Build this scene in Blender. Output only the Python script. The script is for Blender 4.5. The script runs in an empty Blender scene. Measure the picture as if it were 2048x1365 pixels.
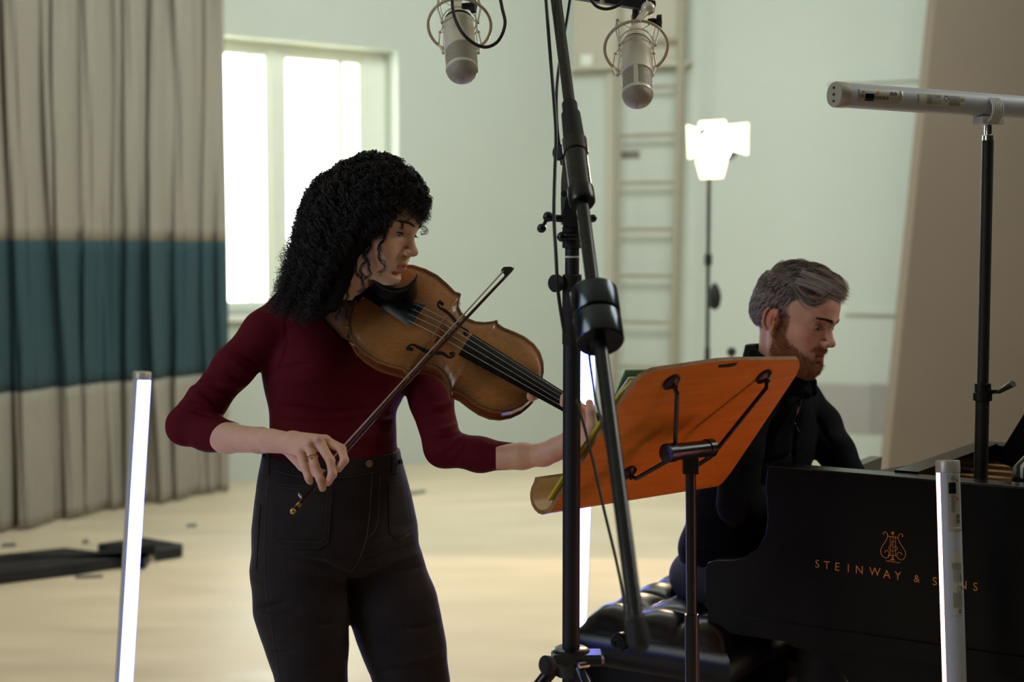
import bpy, bmesh, math, random
import numpy as np
from mathutils import Vector, Matrix
from mathutils.bvhtree import BVHTree

# ------------------------------------------------------------------ camera, world, exposure
scene = bpy.context.scene
C = scene.collection
F = 2844.0
CAM = np.array([0.0, 0.0, 1.5])
TH = math.atan(182.5 / F)
FW = np.array([0, math.cos(TH), -math.sin(TH)])
UP = np.array([0, math.sin(TH), math.cos(TH)])
RT = np.array([1.0, 0, 0])

cd = bpy.data.cameras.new('camera')
cam = bpy.data.objects.new('camera', cd)
C.objects.link(cam)
cam.location = CAM
cam.rotation_euler = (math.pi / 2 - TH, 0, 0)
cd.sensor_width = 36.0
cd.lens = 36.0 * F / 2048.0
cd.clip_start = 0.05
cd.dof.use_dof = True
cd.dof.focus_distance = 2.9
cd.dof.aperture_fstop = 2.6
scene.camera = cam

scene.view_settings.view_transform = 'Standard'
scene.view_settings.look = 'None'
scene.view_settings.gamma = 1.0
scene.view_settings.use_curve_mapping = False
scene.view_settings.exposure = 0.0

world = bpy.data.worlds.new('World')
scene.world = world
world.use_nodes = True
wbg = world.node_tree.nodes['Background']
wbg.inputs[0].default_value = (0.93, 1.0, 0.93, 1)
wbg.inputs[1].default_value = 9.0


def area(name, loc, target, size, power, color, size_y=None, spread=None):
    l = bpy.data.lights.new(name, 'AREA')
    l.energy = power
    l.color = color
    l.size = size
    if size_y:
        l.shape = 'RECTANGLE'
        l.size_y = size_y
    if spread:
        l.spread = spread
    o = bpy.data.objects.new(name, l)
    C.objects.link(o)
    o.location = loc
    o.rotation_euler = (Vector(target) - Vector(loc)).to_track_quat('-Z', 'Y').to_euler()
    return o


# added overhead fill that brightens the walls of the far half
area('overhead_fill', (0.6, 6.6, 4.3), (1.0, 9.0, 0.6), 3.6, 165, (0.90, 1.0, 0.98), 2.2)
# added cool front fill, an unseen soft source left of the camera
area('fill_left', (-4.2, 0.6, 2.9), (0.2, 3.2, 1.1), 2.4, 55, (0.92, 1.0, 0.98), 2.2)
# added soft fill from high on the right, out of view
area('fill_right', (3.6, 3.6, 3.6), (0.0, 3.0, 1.2), 1.6, 45, (0.97, 1.0, 0.95), 1.6)

# a blue light tube outside the frame on the left, as its edge light shows
area('blue_tube_light', (-2.1, 1.9, 1.0), (0.6, 3.2, 0.9), 0.08, 5, (0.10, 0.16, 1.0), 1.2)

# ------------------------------------------------------------------ geometry helpers


def P(px, py, d):
    """world point seen at pixel (px, py) of the 2048x1365 photograph, d metres deep"""
    return CAM + d * (FW + RT * ((px - 1024.0) / F) + UP * ((682.5 - py) / F))


def px_of(pts):
    v = np.asarray(pts, float) - CAM
    d = v @ FW
    return 1024 + F * (v @ RT) / d, 682.5 - F * (v @ UP) / d, d


def ray_plane(px, py, p0, n):
    r = P(px, py, 1.0) - CAM
    n = np.array(n, float)
    t = ((np.array(p0, float) - CAM) @ n) / (r @ n)
    return CAM + r * t


def nrm(v):
    v = np.array(v, float)
    return v / (np.linalg.norm(v) + 1e-12)


def srgb(r, g, b):
    def f(c):
        c /= 255.0
        return c / 12.92 if c <= 0.04045 else ((c + 0.055) / 1.055) ** 2.4
    return (f(r), f(g), f(b), 1.0)


def smooth_path(pts, n=8):
    """Catmull-Rom through the points"""
    p = [np.array(q, float) for q in pts]
    if len(p) < 3:
        return np.array(p)
    p = [2 * p[0] - p[1]] + p + [2 * p[-1] - p[-2]]
    out = []
    for i in range(1, len(p) - 2):
        a, b, c, d = p[i - 1], p[i], p[i + 1], p[i + 2]
        for k in range(n):
            t = k / n
            out.append(0.5 * ((2 * b) + (-a + c) * t + (2 * a - 5 * b + 4 * c - d) * t * t + (-a + 3 * b - 3 * c + d) * t ** 3))
    out.append(p[-2])
    return np.array(out)


def frame_of(axis, hint=(0, 0, 1)):
    a = nrm(axis)
    h = np.array(hint, float)
    if abs(a @ nrm(h)) > 0.98:
        h = np.array([1.0, 0, 0])
    x = nrm(np.cross(h, a))
    y = np.cross(a, x)
    return x, y, a


class MB:
    """collects shapes and links them as ONE mesh object"""

    def __init__(s):
        s.v = []
        s.f = []
        s.n = 0

    def add(s, verts, faces):
        verts = np.asarray(verts, float)
        s.v.append(verts)
        s.f += [tuple(i + s.n for i in f) for f in faces]
        s.n += len(verts)
        return s

    def box(s, c, size, ax=None, bev=0.0):
        """box at c with full sizes along the three axes in ax; bev chamfers its vertical outline"""
        X, Y, Z = (np.array(a, float) for a in (ax if ax is not None else ((1, 0, 0), (0, 1, 0), (0, 0, 1))))
        c = np.array(c, float)
        a, b, h = size[0] / 2, size[1] / 2, size[2] / 2
        if bev <= 0:
            bev = min(a, b, h) * 0.12
        r = min(bev, a * .9, b * .9, h * .9)
        vs = []
        for z, ins in ((-h, r), (-h + r, 0), (h - r, 0), (h, r)):
            for (x, y) in ((-a + ins, -b + ins + (r if not ins else 0)), (-a + ins + (r if not ins else 0), -b + ins), (a - ins - (r if not ins else 0), -b + ins), (a - ins, -b + ins + (r if not ins else 0)),
                           (a - ins, b - ins - (r if not ins else 0)), (a - ins - (r if not ins else 0), b - ins), (-a + ins + (r if not ins else 0), b - ins), (-a + ins, b - ins - (r if not ins else 0))):
                vs.append(c + X * x + Y * y + Z * z)
        fs = [tuple(range(7, -1, -1)), tuple(range(24, 32))]
        for k in range(3):
            for i in range(8):
                j = (i + 1) % 8
                fs.append((k * 8 + i, k * 8 + j, k * 8 + 8 + j, k * 8 + 8 + i))
        return s.add(vs, fs)

    def quadbox(s, corners, off):
        """slab: polygon corners (world) extruded by the vector off"""
        c = [np.array(q, float) for q in corners]
        n = len(c)
        o = np.array(off, float)
        vs = c + [q + o for q in c]
        fs = [tuple(range(n - 1, -1, -1)), tuple(range(n, 2 * n))]
        for i in range(n):
            j = (i + 1) % n
            fs.append((i, j, n + j, n + i))
        return s.add(vs, fs)

    def tube(s, pts, r, seg=12, cap=True, flat=1.0, hint=(0, 0, 1)):
        pts = np.asarray(pts, float)
        n = len(pts)
        rr = np.full(n, r) if np.isscalar(r) else np.interp(np.linspace(0, 1, n), np.linspace(0, 1, len(r)), r)
        t = np.gradient(pts, axis=0)
        t /= np.linalg.norm(t, axis=1)[:, None] + 1e-12
        x, y, _ = frame_of(t[0], hint)
        vs = []
        for i in range(n):
            x = x - t[i] * (x @ t[i])
            x = nrm(x)
            y = np.cross(t[i], x)
            for k in range(seg):
                a = 2 * math.pi * k / seg
                vs.append(pts[i] + rr[i] * (x * math.cos(a) + y * math.sin(a) * flat))
        fs = []
        for i in range(n - 1):
            for k in range(seg):
                j = (k + 1) % seg
                fs.append((i * seg + k, i * seg + j, (i + 1) * seg + j, (i + 1) * seg + k))
        if cap:
            fs.append(tuple(range(seg - 1, -1, -1)))
            fs.append(tuple(range((n - 1) * seg, n * seg)))
        return s.add(vs, fs)

    def lathe(s, base, axis, prof, seg=28, hint=(0, 0, 1), cap=True):
        """prof: list of (distance along the axis, radius)"""
        x, y, a = frame_of(axis, hint)
        base = np.array(base, float)
        vs = []
        for (h, r) in prof:
            for k in range(seg):
                t = 2 * math.pi * k / seg
                vs.append(base + a * h + r * (x * math.cos(t) + y * math.sin(t)))
        fs = []
        for i in range(len(prof) - 1):
            for k in range(seg):
                j = (k + 1) % seg
                fs.append((i * seg + k, i * seg + j, (i + 1) * seg + j, (i + 1) * seg + k))
        if cap:
            fs.append(tuple(range(seg - 1, -1, -1)))
            fs.append(tuple(range((len(prof) - 1) * seg, len(prof) * seg)))
        return s.add(vs, fs)

    def ball(s, c, r, seg=16, ax=None, sc=(1, 1, 1)):
        c = np.array(c, float)
        X, Y, Z = (np.array(a, float) for a in (ax if ax is not None else ((1, 0, 0), (0, 1, 0), (0, 0, 1))))
        m = seg // 2
        vs = [c - Z * r * sc[2]]
        for i in range(1, m):
            p = -math.pi / 2 + math.pi * i / m
            for k in range(seg):
                t = 2 * math.pi * k / seg
                vs.append(c + r * (X * sc[0] * math.cos(p) * math.cos(t) + Y * sc[1] * math.cos(p) * math.sin(t) + Z * sc[2] * math.sin(p)))
        vs.append(c + Z * r * sc[2])
        fs = []
        for k in range(seg):
            j = (k + 1) % seg
            fs.append((0, 1 + j, 1 + k))
            for i in range(m - 2):
                a = 1 + i * seg
                fs.append((a + k, a + j, a + seg + j, a + seg + k))
            a = 1 + (m - 2) * seg
            fs.append((a + k, a + j, len(vs) - 1))
        return s.add(vs, fs)

    def grid(s, pts):
        """pts: array n x m x 3"""
        n, m = len(pts), len(pts[0])
        fs = []
        for i in range(n - 1):
            for k in range(m - 1):
                fs.append((i * m + k, i * m + k + 1, (i + 1) * m + k + 1, (i + 1) * m + k))
        return s.add(np.array(pts, float).reshape(-1, 3), fs)

    def build(s, name, mat, parent=None, smooth=35, fix=True):
        v = np.concatenate(s.v)
        return link_mesh(name, v, s.f, mat, parent, smooth, fix)


def woff(o):
    w = np.zeros(3)
    while o is not None:
        w += np.array(o.location)
        o = o.parent
    return w


def link_mesh(name, v, faces, mat, parent=None, smooth=35, fix=False):
    me = bpy.data.meshes.new(name)
    v = np.asarray(v, float)
    if parent is not None:
        v = v - woff(parent)
    if isinstance(faces, np.ndarray):
        nf, k = faces.shape
        me.vertices.add(len(v))
        me.vertices.foreach_set('co', v.astype(np.float32).ravel())
        me.loops.add(nf * k)
        me.loops.foreach_set('vertex_index', faces.astype(np.int32).ravel())
        me.polygons.add(nf)
        me.polygons.foreach_set('loop_start', np.arange(0, nf * k, k, dtype=np.int32))
        me.update(calc_edges=True)
        me.validate()
    else:
        me.from_pydata([tuple(q) for q in v], [], faces)
        me.update()
    if fix:
        bm = bmesh.new()
        bm.from_mesh(me)
        bmesh.ops.recalc_face_normals(bm, faces=bm.faces)
        bm.to_mesh(me)
        bm.free()
    if smooth:
        me.polygons.foreach_set('use_smooth', np.ones(len(me.polygons), bool))
        if smooth < 180:
            me.set_sharp_from_angle(angle=math.radians(smooth))
    if mat:
        me.materials.append(mat)
    o = bpy.data.objects.new(name, me)
    C.objects.link(o)
    if parent is not None:
        o.parent = parent
    return o


def thing(name, label, cat, loc, group=None):
    o = bpy.data.objects.new(name, None)
    C.objects.link(o)
    o.location = Vector([float(q) for q in loc])
    o.empty_display_size = 0.1
    o['label'] = label
    o['category'] = cat
    if group:
        o['group'] = group
    return o


def tag(o, label, cat, group=None):
    o['label'] = label
    o['category'] = cat
    if group:
        o['group'] = group
    return o


def struct(o):
    o['kind'] = 'structure'
    return o


def lab(o, text):
    o['label'] = text
    return o


# ------------------------------------------------------------------ materials
MATS = {}


def mat(name, col, rough=0.5, metal=0.0, noise=0.0, nscale=20, bump=0.0, bscale=200, emis=None, estr=0.0, coat=0.0, sheen=0.0,
        sss=0.0, vcol=None, spec=None, stretch=None, bdist=0.001, rvar=0.0):
    m = bpy.data.materials.new(name)
    m.use_nodes = True
    nt = m.node_tree
    b = nt.nodes['Principled BSDF']
    L = nt.links
    b.inputs['Base Color'].default_value = col
    b.inputs['Roughness'].default_value = rough
    b.inputs['Metallic'].default_value = metal
    if spec is not None:
        b.inputs['Specular IOR Level'].default_value = spec
    tc = nt.nodes.new('ShaderNodeTexCoord')
    mp = nt.nodes.new('ShaderNodeMapping')
    L.new(tc.outputs['Object'], mp.inputs[0])
    if stretch:
        mp.inputs['Scale'].default_value = stretch
    if noise > 0 or rvar > 0:
        n = nt.nodes.new('ShaderNodeTexNoise')
        n.inputs['Scale'].default_value = nscale
        n.inputs['Detail'].default_value = 5
        L.new(mp.outputs[0], n.inputs['Vector'])
    if noise > 0:
        mx = nt.nodes.new('ShaderNodeMix')
        mx.data_type = 'RGBA'
        mx.blend_type = 'MULTIPLY'
        mx.inputs['Factor'].default_value = 1.0
        r = nt.nodes.new('ShaderNodeMapRange')
        r.inputs['From Min'].default_value = 0.3
        r.inputs['From Max'].default_value = 0.7
        r.inputs['To Min'].default_value = 1 - noise
        r.inputs['To Max'].default_value = 1 + noise
        L.new(n.outputs['Fac'], r.inputs['Value'])
        cb = nt.nodes.new('ShaderNodeCombineColor')
        for k in range(3):
            L.new(r.outputs[0], cb.inputs[k])
        mx.inputs['A'].default_value = col
        L.new(cb.outputs[0], mx.inputs['B'])
        L.new(mx.outputs['Result'], b.inputs['Base Color'])
        if vcol:
            vc = nt.nodes.new('ShaderNodeVertexColor')
            vc.layer_name = vcol
            L.new(vc.outputs['Color'], mx.inputs['A'])
    elif vcol:
        vc = nt.nodes.new('ShaderNodeVertexColor')
        vc.layer_name = vcol
        L.new(vc.outputs['Color'], b.inputs['Base Color'])
    if rvar > 0:
        r2 = nt.nodes.new('ShaderNodeMapRange')
        r2.inputs['From Min'].default_value = 0.3
        r2.inputs['From Max'].default_value = 0.7
        r2.inputs['To Min'].default_value = rough - rvar
        r2.inputs['To Max'].default_value = rough + rvar
        L.new(n.outputs['Fac'], r2.inputs['Value'])
        L.new(r2.outputs[0], b.inputs['Roughness'])
    if bump > 0:
        n2 = nt.nodes.new('ShaderNodeTexNoise')
        n2.inputs['Scale'].default_value = bscale
        n2.inputs['Detail'].default_value = 3
        L.new(mp.outputs[0], n2.inputs['Vector'])
        bp = nt.nodes.new('ShaderNodeBump')
        bp.inputs['Strength'].default_value = bump
        bp.inputs['Distance'].default_value = bdist
        L.new(n2.outputs['Fac'], bp.inputs['Height'])
        L.new(bp.outputs[0], b.inputs['Normal'])
    if emis:
        b.inputs['Emission Color'].default_value = emis
        b.inputs['Emission Strength'].default_value = estr
    if coat:
        b.inputs['Coat Weight'].default_value = coat
        b.inputs['Coat Roughness'].default_value = 0.08
    if sheen:
        b.inputs['Sheen Weight'].default_value = sheen
        b.inputs['Sheen Roughness'].default_value = 0.4
    if sss:
        b.inputs['Subsurface Weight'].default_value = sss
        b.inputs['Subsurface Radius'].default_value = (0.012, 0.005, 0.003)
        b.inputs['Subsurface Scale'].default_value = 0.6
    MATS[name] = m
    return m


# ------------------------------------------------------------------ implicit surfaces (for bodies, clothes, heads)


class Field:
    def __init__(s, lo, hi, res):
        s.lo = np.array(lo, float)
        s.res = res
        n = np.ceil((np.array(hi, float) - s.lo) / res).astype(int) + 2
        s.n = n
        s.ax = [s.lo[i] + res * np.arange(n[i]) for i in range(3)]
        s.F = np.full(n, 0.05, np.float32)

    def _sub(s, lo, hi):
        sl = []
        for i in range(3):
            a = int(max(0, math.floor((lo[i] - s.lo[i]) / s.res)))
            b = int(min(s.n[i], math.ceil((hi[i] - s.lo[i]) / s.res) + 1))
            if b - a < 2:
                return None, None
            sl.append(slice(a, b))
        g = np.meshgrid(*[s.ax[i][sl[i]] for i in range(3)], indexing='ij', sparse=True)
        return tuple(sl), g

    def _mix(s, sl, d, k, mode):
        A = s.F[sl]
        if mode == 'add':
            if k > 0:
                h = np.maximum(k - np.abs(A - d), 0) / k
                s.F[sl] = np.minimum(A, d) - h * h * k * 0.25
            else:
                s.F[sl] = np.minimum(A, d)
        else:
            d = -d
            if k > 0:
                h = np.maximum(k - np.abs(A - d), 0) / k
                s.F[sl] = np.maximum(A, d) + h * h * k * 0.25
            else:
                s.F[sl] = np.maximum(A, d)

    def cap(s, a, b, ra, rb=None, k=0.01, mode='add'):
        a = np.array(a, float)
        b = np.array(b, float)
        rb = ra if rb is None else rb
        m = max(ra, rb) + k + 0.03
        sl, g = s._sub(np.minimum(a, b) - m, np.maximum(a, b) + m)
        if sl is None:
            return s
        ab = b - a
        L2 = ab @ ab + 1e-12
        t = ((g[0] - a[0]) * ab[0] + (g[1] - a[1]) * ab[1] + (g[2] - a[2]) * ab[2]) / L2
        t = np.clip(t, 0, 1)
        d = np.sqrt((g[0] - a[0] - t * ab[0]) ** 2 + (g[1] - a[1] - t * ab[1]) ** 2 + (g[2] - a[2] - t * ab[2]) ** 2) - (ra + (rb - ra) * t)
        s._mix(sl, d.astype(np.float32), k, mode)
        return s

    def chain(s, pts, rs, k=0.01):
        for i in range(len(pts) - 1):
            s.cap(pts[i], pts[i + 1], rs[i], rs[i + 1], k)
        return s

    def ell(s, c, r, R=None, k=0.01, mode='add'):
        """ellipsoid; R columns = its axes"""
        c = np.array(c, float)
        r = np.array(r, float)
        R = np.eye(3) if R is None else np.array(R, float)
        m = r.max() + k + 0.03
        sl, g = s._sub(c - m, c + m)
        if sl is None:
            return s
        q = [(g[0] - c[0]) * R[0, i] + (g[1] - c[1]) * R[1, i] + (g[2] - c[2]) * R[2, i] for i in range(3)]
        k0 = np.sqrt(sum((q[i] / r[i]) ** 2 for i in range(3)))
        k1 = np.sqrt(sum((q[i] / r[i] ** 2) ** 2 for i in range(3))) + 1e-9
        d = k0 * (k0 - 1) / k1
        s._mix(sl, d.astype(np.float32), k, mode)
        return s

    def loft(s, rows, k=0.01, ex=2.0):
        """rows: (z, cx, cy, a, b, yaw): elliptical sections a (sideways) x b (front-back) stacked up in z"""
        rows = sorted(rows)
        R = np.array(rows, float)
        z0, z1 = R[0, 0], R[-1, 0]
        m = R[:, 3:5].max() + 0.04
        lo = [R[:, 1].min() - m, R[:, 2].min() - m, z0 - 0.03]
        hi = [R[:, 1].max() + m, R[:, 2].max() + m, z1 + 0.03]
        sl, g = s._sub(lo, hi)
        if sl is None:
            return s
        Z = g[2].ravel()
        zz = np.linspace(z0, z1, 60)
        P_ = []
        for c in range(1, 6):
            v = np.interp(zz, R[:, 0], R[:, c])
            ker = np.array([1, 2, 3, 2, 1.0])
            ker /= ker.sum()
            v = np.convolve(np.pad(v, 2, mode='edge'), ker, 'valid')
            P_.append(np.interp(Z, zz, v))
        cx, cy, a, b, yw = [q[None, None, :] for q in P_]
        dx = g[0] - cx
        dy = g[1] - cy
        u = dx * np.cos(yw) + dy * np.sin(yw)
        v = -dx * np.sin(yw) + dy * np.cos(yw)
        if ex == 2.0:
            k0 = np.sqrt((u / a) ** 2 + (v / b) ** 2)
        else:
            k0 = (np.abs(u / a) ** ex + np.abs(v / b) ** ex) ** (1 / ex)
        k1 = np.sqrt((u / a ** 2) ** 2 + (v / b ** 2) ** 2) + 1e-6
        d = k0 * (k0 - 1) / k1
        d = np.maximum(d, np.maximum(z0 - g[2], g[2] - z1))
        s._mix(sl, d.astype(np.float32), k, 'add')
        return s

    def cut_above(s, p, n):
        """remove everything on the side of the plane the normal n points to"""
        n = nrm(n)
        d = (s.ax[0][:, None, None] - p[0]) * n[0] + (s.ax[1][None, :, None] - p[1]) * n[1] + (s.ax[2][None, None, :] - p[2]) * n[2]
        s.F = np.maximum(s.F, d.astype(np.float32))
        return s

    def mesh(s):
        F_ = s.F
        F_[0], F_[-1] = 0.05, 0.05
        F_[:, 0], F_[:, -1] = 0.05, 0.05
        F_[:, :, 0], F_[:, :, -1] = 0.05, 0.05
        ins = F_ < 0
        nx, ny, nz = F_.shape
        cnt = np.zeros((nx - 1, ny - 1, nz - 1), np.int8)
        for dx in (0, 1):
            for dy in (0, 1):
                for dz in (0, 1):
                    cnt += ins[dx:nx - 1 + dx, dy:ny - 1 + dy, dz:nz - 1 + dz]
        act = (cnt > 0) & (cnt < 8)
        idx = np.argwhere(act)
        ids = np.full(act.shape, -1, np.int64)
        ids[act] = np.arange(len(idx))
        I, J, K = idx.T
        acc = np.zeros((len(idx), 3))
        num = np.zeros(len(idx))
        cor = [(a, b, c) for a in (0, 1) for b in (0, 1) for c in (0, 1)]
        for a in cor:
            for ax in range(3):
                if a[ax] == 0:
                    b = list(a)
                    b[ax] = 1
                    fa = F_[I + a[0], J + a[1], K + a[2]]
                    fb = F_[I + b[0], J + b[1], K + b[2]]
                    m = (fa < 0) != (fb < 0)
                    t = np.where(m, fa / np.where(m, fa - fb, 1), 0)
                    p = np.array(a, float)[None, :].repeat(len(idx), 0)
                    p[:, ax] = t
                    acc[m] += p[m]
                    num[m] += 1
        v = s.lo + s.res * (idx + acc / num[:, None])
        quads = []
        for ax in range(3):
            o = [1, 1, 1]
            A = ins[:-1, :-1, :-1]
            sh = [slice(0, -1)] * 3
            sh[ax] = slice(1, None)
            B = ins[tuple(sh)]
            ch = A != B
            ch[0] = False
            ch[:, 0] = False
            ch[:, :, 0] = False
            e = np.argwhere(ch)
            u, w = (ax + 1) % 3, (ax + 2) % 3
            du = np.zeros(3, int)
            du[u] = 1
            dw = np.zeros(3, int)
            dw[w] = 1
            q = [e - du - dw, e - dw, e, e - du]
            q = np.stack([ids[c[:, 0], c[:, 1], c[:, 2]] for c in q], 1)
            a_in = A[e[:, 0], e[:, 1], e[:, 2]]
            q[~a_in] = q[~a_in][:, ::-1]
            quads.append(q)
        q = np.concatenate(quads)
        q = q[(q >= 0).all(1)]
        return v, q


def join_parts(chunks):
    vs, qs, n = [], [], 0
    for v, q in chunks:
        vs.append(v)
        qs.append(q + n)
        n += len(v)
    return np.concatenate(vs), np.concatenate(qs)


def relax(v, q, it=2, lam=0.5):
    n = len(v)
    for _ in range(it):
        acc = np.zeros_like(v)
        cnt = np.zeros(n)
        for a, b in ((0, 1), (1, 2), (2, 3), (3, 0)):
            for i, j in ((a, b), (b, a)):
                cnt += np.bincount(q[:, i], minlength=n)
                for c in range(3):
                    acc[:, c] += np.bincount(q[:, i], weights=v[q[:, j], c], minlength=n)
        v = v + lam * (acc / np.maximum(cnt, 1)[:, None] - v)
    return v


def vnormals(v, q):
    fn = np.cross(v[q[:, 2]] - v[q[:, 0]], v[q[:, 3]] - v[q[:, 1]])
    n = np.zeros_like(v)
    for k in range(4):
        for c in range(3):
            n[:, c] += np.bincount(q[:, k], weights=fn[:, c], minlength=len(v))
    return n / (np.linalg.norm(n, axis=1)[:, None] + 1e-12)


def sculpt(v, q, folds):
    """raise (amp > 0) or press in (amp < 0) ridges along lines given on the side seen in the photograph:
    folds: (list of (px, py), width px, amp metres)"""
    N = vnormals(v, q)
    x, y, d = px_of(v)
    face = np.clip(-(N @ FW) * 1.5 + 0.25, 0, 1)
    off = np.zeros(len(v))
    for pl, w, amp in folds:
        pl = smooth_path([np.array(p, float) for p in pl], 5) if len(pl) > 2 else np.array(pl, float)
        best = np.full(len(v), 1e9)
        T = np.zeros(len(v))
        m = len(pl) - 1
        for i in range(m):
            a, b = pl[i], pl[i + 1]
            ab = b - a
            t = np.clip(((x - a[0]) * ab[0] + (y - a[1]) * ab[1]) / (ab @ ab + 1e-9), 0, 1)
            dd = (x - a[0] - t * ab[0]) ** 2 + (y - a[1] - t * ab[1]) ** 2
            s_ = dd < best
            best[s_] = dd[s_]
            T[s_] = ((i + t) / m)[s_]
        off += 1.7 * amp * np.exp(-best / (w * w)) * (np.sin(np.pi * np.clip(T, 0.04, 0.96)) ** 0.6)
    return v + N * (off * face)[:, None]


def vcolor(o, cols, name='Col'):
    a = o.data.color_attributes.new(name, 'FLOAT_COLOR', 'POINT')
    c = np.ones((len(cols), 4), np.float32)
    c[:, :3] = cols
    a.data.foreach_set('color', c.ravel())


def bvh_of(v, q):
    return BVHTree.FromPolygons([Vector(p) for p in v], [tuple(int(i) for i in f) for f in q])


def drape(bvh, px, py, off=0.001, dflt=3.0):
    r = nrm(P(px, py, 1.0) - CAM)
    h, n, i, dist = bvh.ray_cast(Vector(CAM), Vector(r))
    if h is None:
        return P(px, py, dflt)
    return np.array(h) - r * off


def drape_line(bvh, pts, off=0.001, step=6, dflt=3.0):
    pl = smooth_path([np.array(p, float) for p in pts], 8) if len(pts) > 2 else np.array([np.array(pts[0], float) * (1 - t) + np.array(pts[1], float) * t for t in np.linspace(0, 1, 14)])
    return np.array([drape(bvh, p[0], p[1], off, dflt) for p in pl])


def drape_patch(bvh, top, bot, off=0.002, n=26, m=20):
    """grid between the polylines top and bot (same direction), laid on the surface"""
    def rs(pl, n):
        pl = np.array(pl, float)
        s_ = np.r_[0, np.cumsum(np.linalg.norm(np.diff(pl, axis=0), axis=1))]
        t = np.linspace(0, s_[-1], n)
        return np.stack([np.interp(t, s_, pl[:, 0]), np.interp(t, s_, pl[:, 1])], 1)
    a, b = rs(top, n), rs(bot, n)
    G = []
    for j in range(m):
        w = j / (m - 1)
        G.append([drape(bvh, *(a[i] * (1 - w) + b[i] * w), off) for i in range(n)])
    return np.array(G)


def sheet_solid(G, th, away):
    """closes the grid G into a thin solid: second layer shifted by away*th"""
    G = np.array(G)
    n, m = G.shape[:2]
    B = G + np.array(away) * th
    vs = np.concatenate([G.reshape(-1, 3), B.reshape(-1, 3)])
    fs = []
    o = n * m
    for i in range(n - 1):
        for k in range(m - 1):
            a, b, c, d = i * m + k, i * m + k + 1, (i + 1) * m + k + 1, (i + 1) * m + k
            fs.append((a, b, c, d))
            fs.append((o + d, o + c, o + b, o + a))
    rim = [(0, k) for k in range(m)] + [(i, m - 1) for i in range(1, n)] + [(n - 1, k) for k in range(m - 2, -1, -1)] + [(i, 0) for i in range(n - 2, 0, -1)]
    r = [i * m + k for i, k in rim]
    for i in range(len(r)):
        j = (i + 1) % len(r)
        fs.append((r[j], r[i], o + r[i], o + r[j]))
    return vs, fs


def strands(name, paths, rad, m, parent, taper=0.4):
    """many hair strands (array S x N x 3) as three-sided tubes in one mesh"""
    A = np.asarray(paths, float)
    S, N, _ = A.shape
    T = np.gradient(A, axis=1)
    T /= np.linalg.norm(T, axis=2)[:, :, None] + 1e-9
    ref = np.array([0.31, 0.52, 0.79])
    X = np.cross(T, ref)
    X /= np.linalg.norm(X, axis=2)[:, :, None] + 1e-9
    Y = np.cross(T, X)
    r = rad * np.linspace(1, taper, N)[None, :, None] * np.ones((S, 1, 1))
    ring = [A + r * (X * math.cos(a) + Y * math.sin(a)) for a in (0, 2.094, 4.189)]
    V_ = np.stack(ring, 2).reshape(-1, 3)
    base = np.arange(S * N).reshape(S, N) * 3
    b0, b1 = base[:, :-1].ravel(), base[:, 1:].ravel()
    q = np.concatenate([np.stack([b0 + k, b0 + (k + 1) % 3, b1 + (k + 1) % 3, b1 + k], 1) for k in range(3)])
    o = link_mesh(name, V_, q, m, parent, 180)
    return o


def text_flat(s, size, extrude=0.0):
    """2D outline mesh of a word: verts (n x 2), faces; cap height about 0.7*size"""
    cu = bpy.data.curves.new('t', 'FONT')
    cu.body = s
    cu.size = size
    cu.resolution_u = 3
    o = bpy.data.objects.new('t', cu)
    C.objects.link(o)
    bpy.context.view_layer.update()
    dg = bpy.context.evaluated_depsgraph_get()
    me = bpy.data.meshes.new_from_object(o.evaluated_get(dg))
    v = np.array([tuple(p.co) for p in me.vertices])[:, :2] if len(me.vertices) else np.zeros((0, 2))
    f = [tuple(p.vertices) for p in me.polygons]
    bpy.data.objects.remove(o)
    bpy.data.curves.remove(cu)
    bpy.data.meshes.remove(me)
    return v, f


rnd = random.Random(7)
RS = np.random.RandomState(11)
# ------------------------------------------------------------------ the hall
M_wall = mat('wall_paint', srgb(202, 209, 199), 0.85, noise=0.02, nscale=1.2, bump=0.05, bscale=60)
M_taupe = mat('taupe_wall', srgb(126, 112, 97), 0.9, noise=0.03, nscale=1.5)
M_dark = mat('dark_wall', srgb(52, 50, 50), 0.9)
M_frame = mat('window_white', srgb(240, 244, 230), 0.5, noise=0.02, nscale=8)
M_floor = mat('floor_vinyl', srgb(226, 208, 180), 0.42, noise=0.07, nscale=1.6, stretch=(1.0, 3.2, 1.0), bump=0.08, bscale=30, rvar=0.08)
M_ceil = mat('ceiling_paint', srgb(225, 228, 215), 0.9)
M_black = mat('black_metal', srgb(20, 22, 26), 0.27, spec=0.5, rvar=0.05, nscale=30)
M_bmatte = mat('black_powder_coat', srgb(18, 19, 22), 0.55, bump=0.1, bscale=600, bdist=0.0003)
M_rubber = mat('black_rubber', srgb(20, 20, 21), 0.7, bump=0.1, bscale=300)
M_chrome = mat('polished_steel', srgb(205, 205, 200), 0.22, metal=1.0)
M_gunmetal = mat('gunmetal', srgb(78, 84, 92), 0.22, metal=1.0, rvar=0.05, nscale=40)
M_greyplate = mat('grey_cast_metal', srgb(120, 118, 108), 0.5, metal=0.4, bump=0.1)

FLN = (0, 0, 1)


def floorpt(px, py):
    return ray_plane(px, py, (0, 0, 0), FLN)


A0 = floorpt(460, 965)
A1 = floorpt(1140, 897)
wd = nrm(A1 - A0)
wn = np.array([wd[1], -wd[0], 0])       # towards the room
if wn[1] > 0:
    wn = -wn
B1 = floorpt(1800, 932)
rd = nrm(B1 - A1)
rn = np.array([rd[1], -rd[0], 0])
if rn[1] > 0:
    rn = -rn
ZC = 4.6


def W(s, n, z):
    return A0 + wd * s + wn * n + np.array([0, 0, z])


def ws(px, py):
    q = ray_plane(px, py, A0, wn) - A0
    return q @ wd, q[2]


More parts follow.
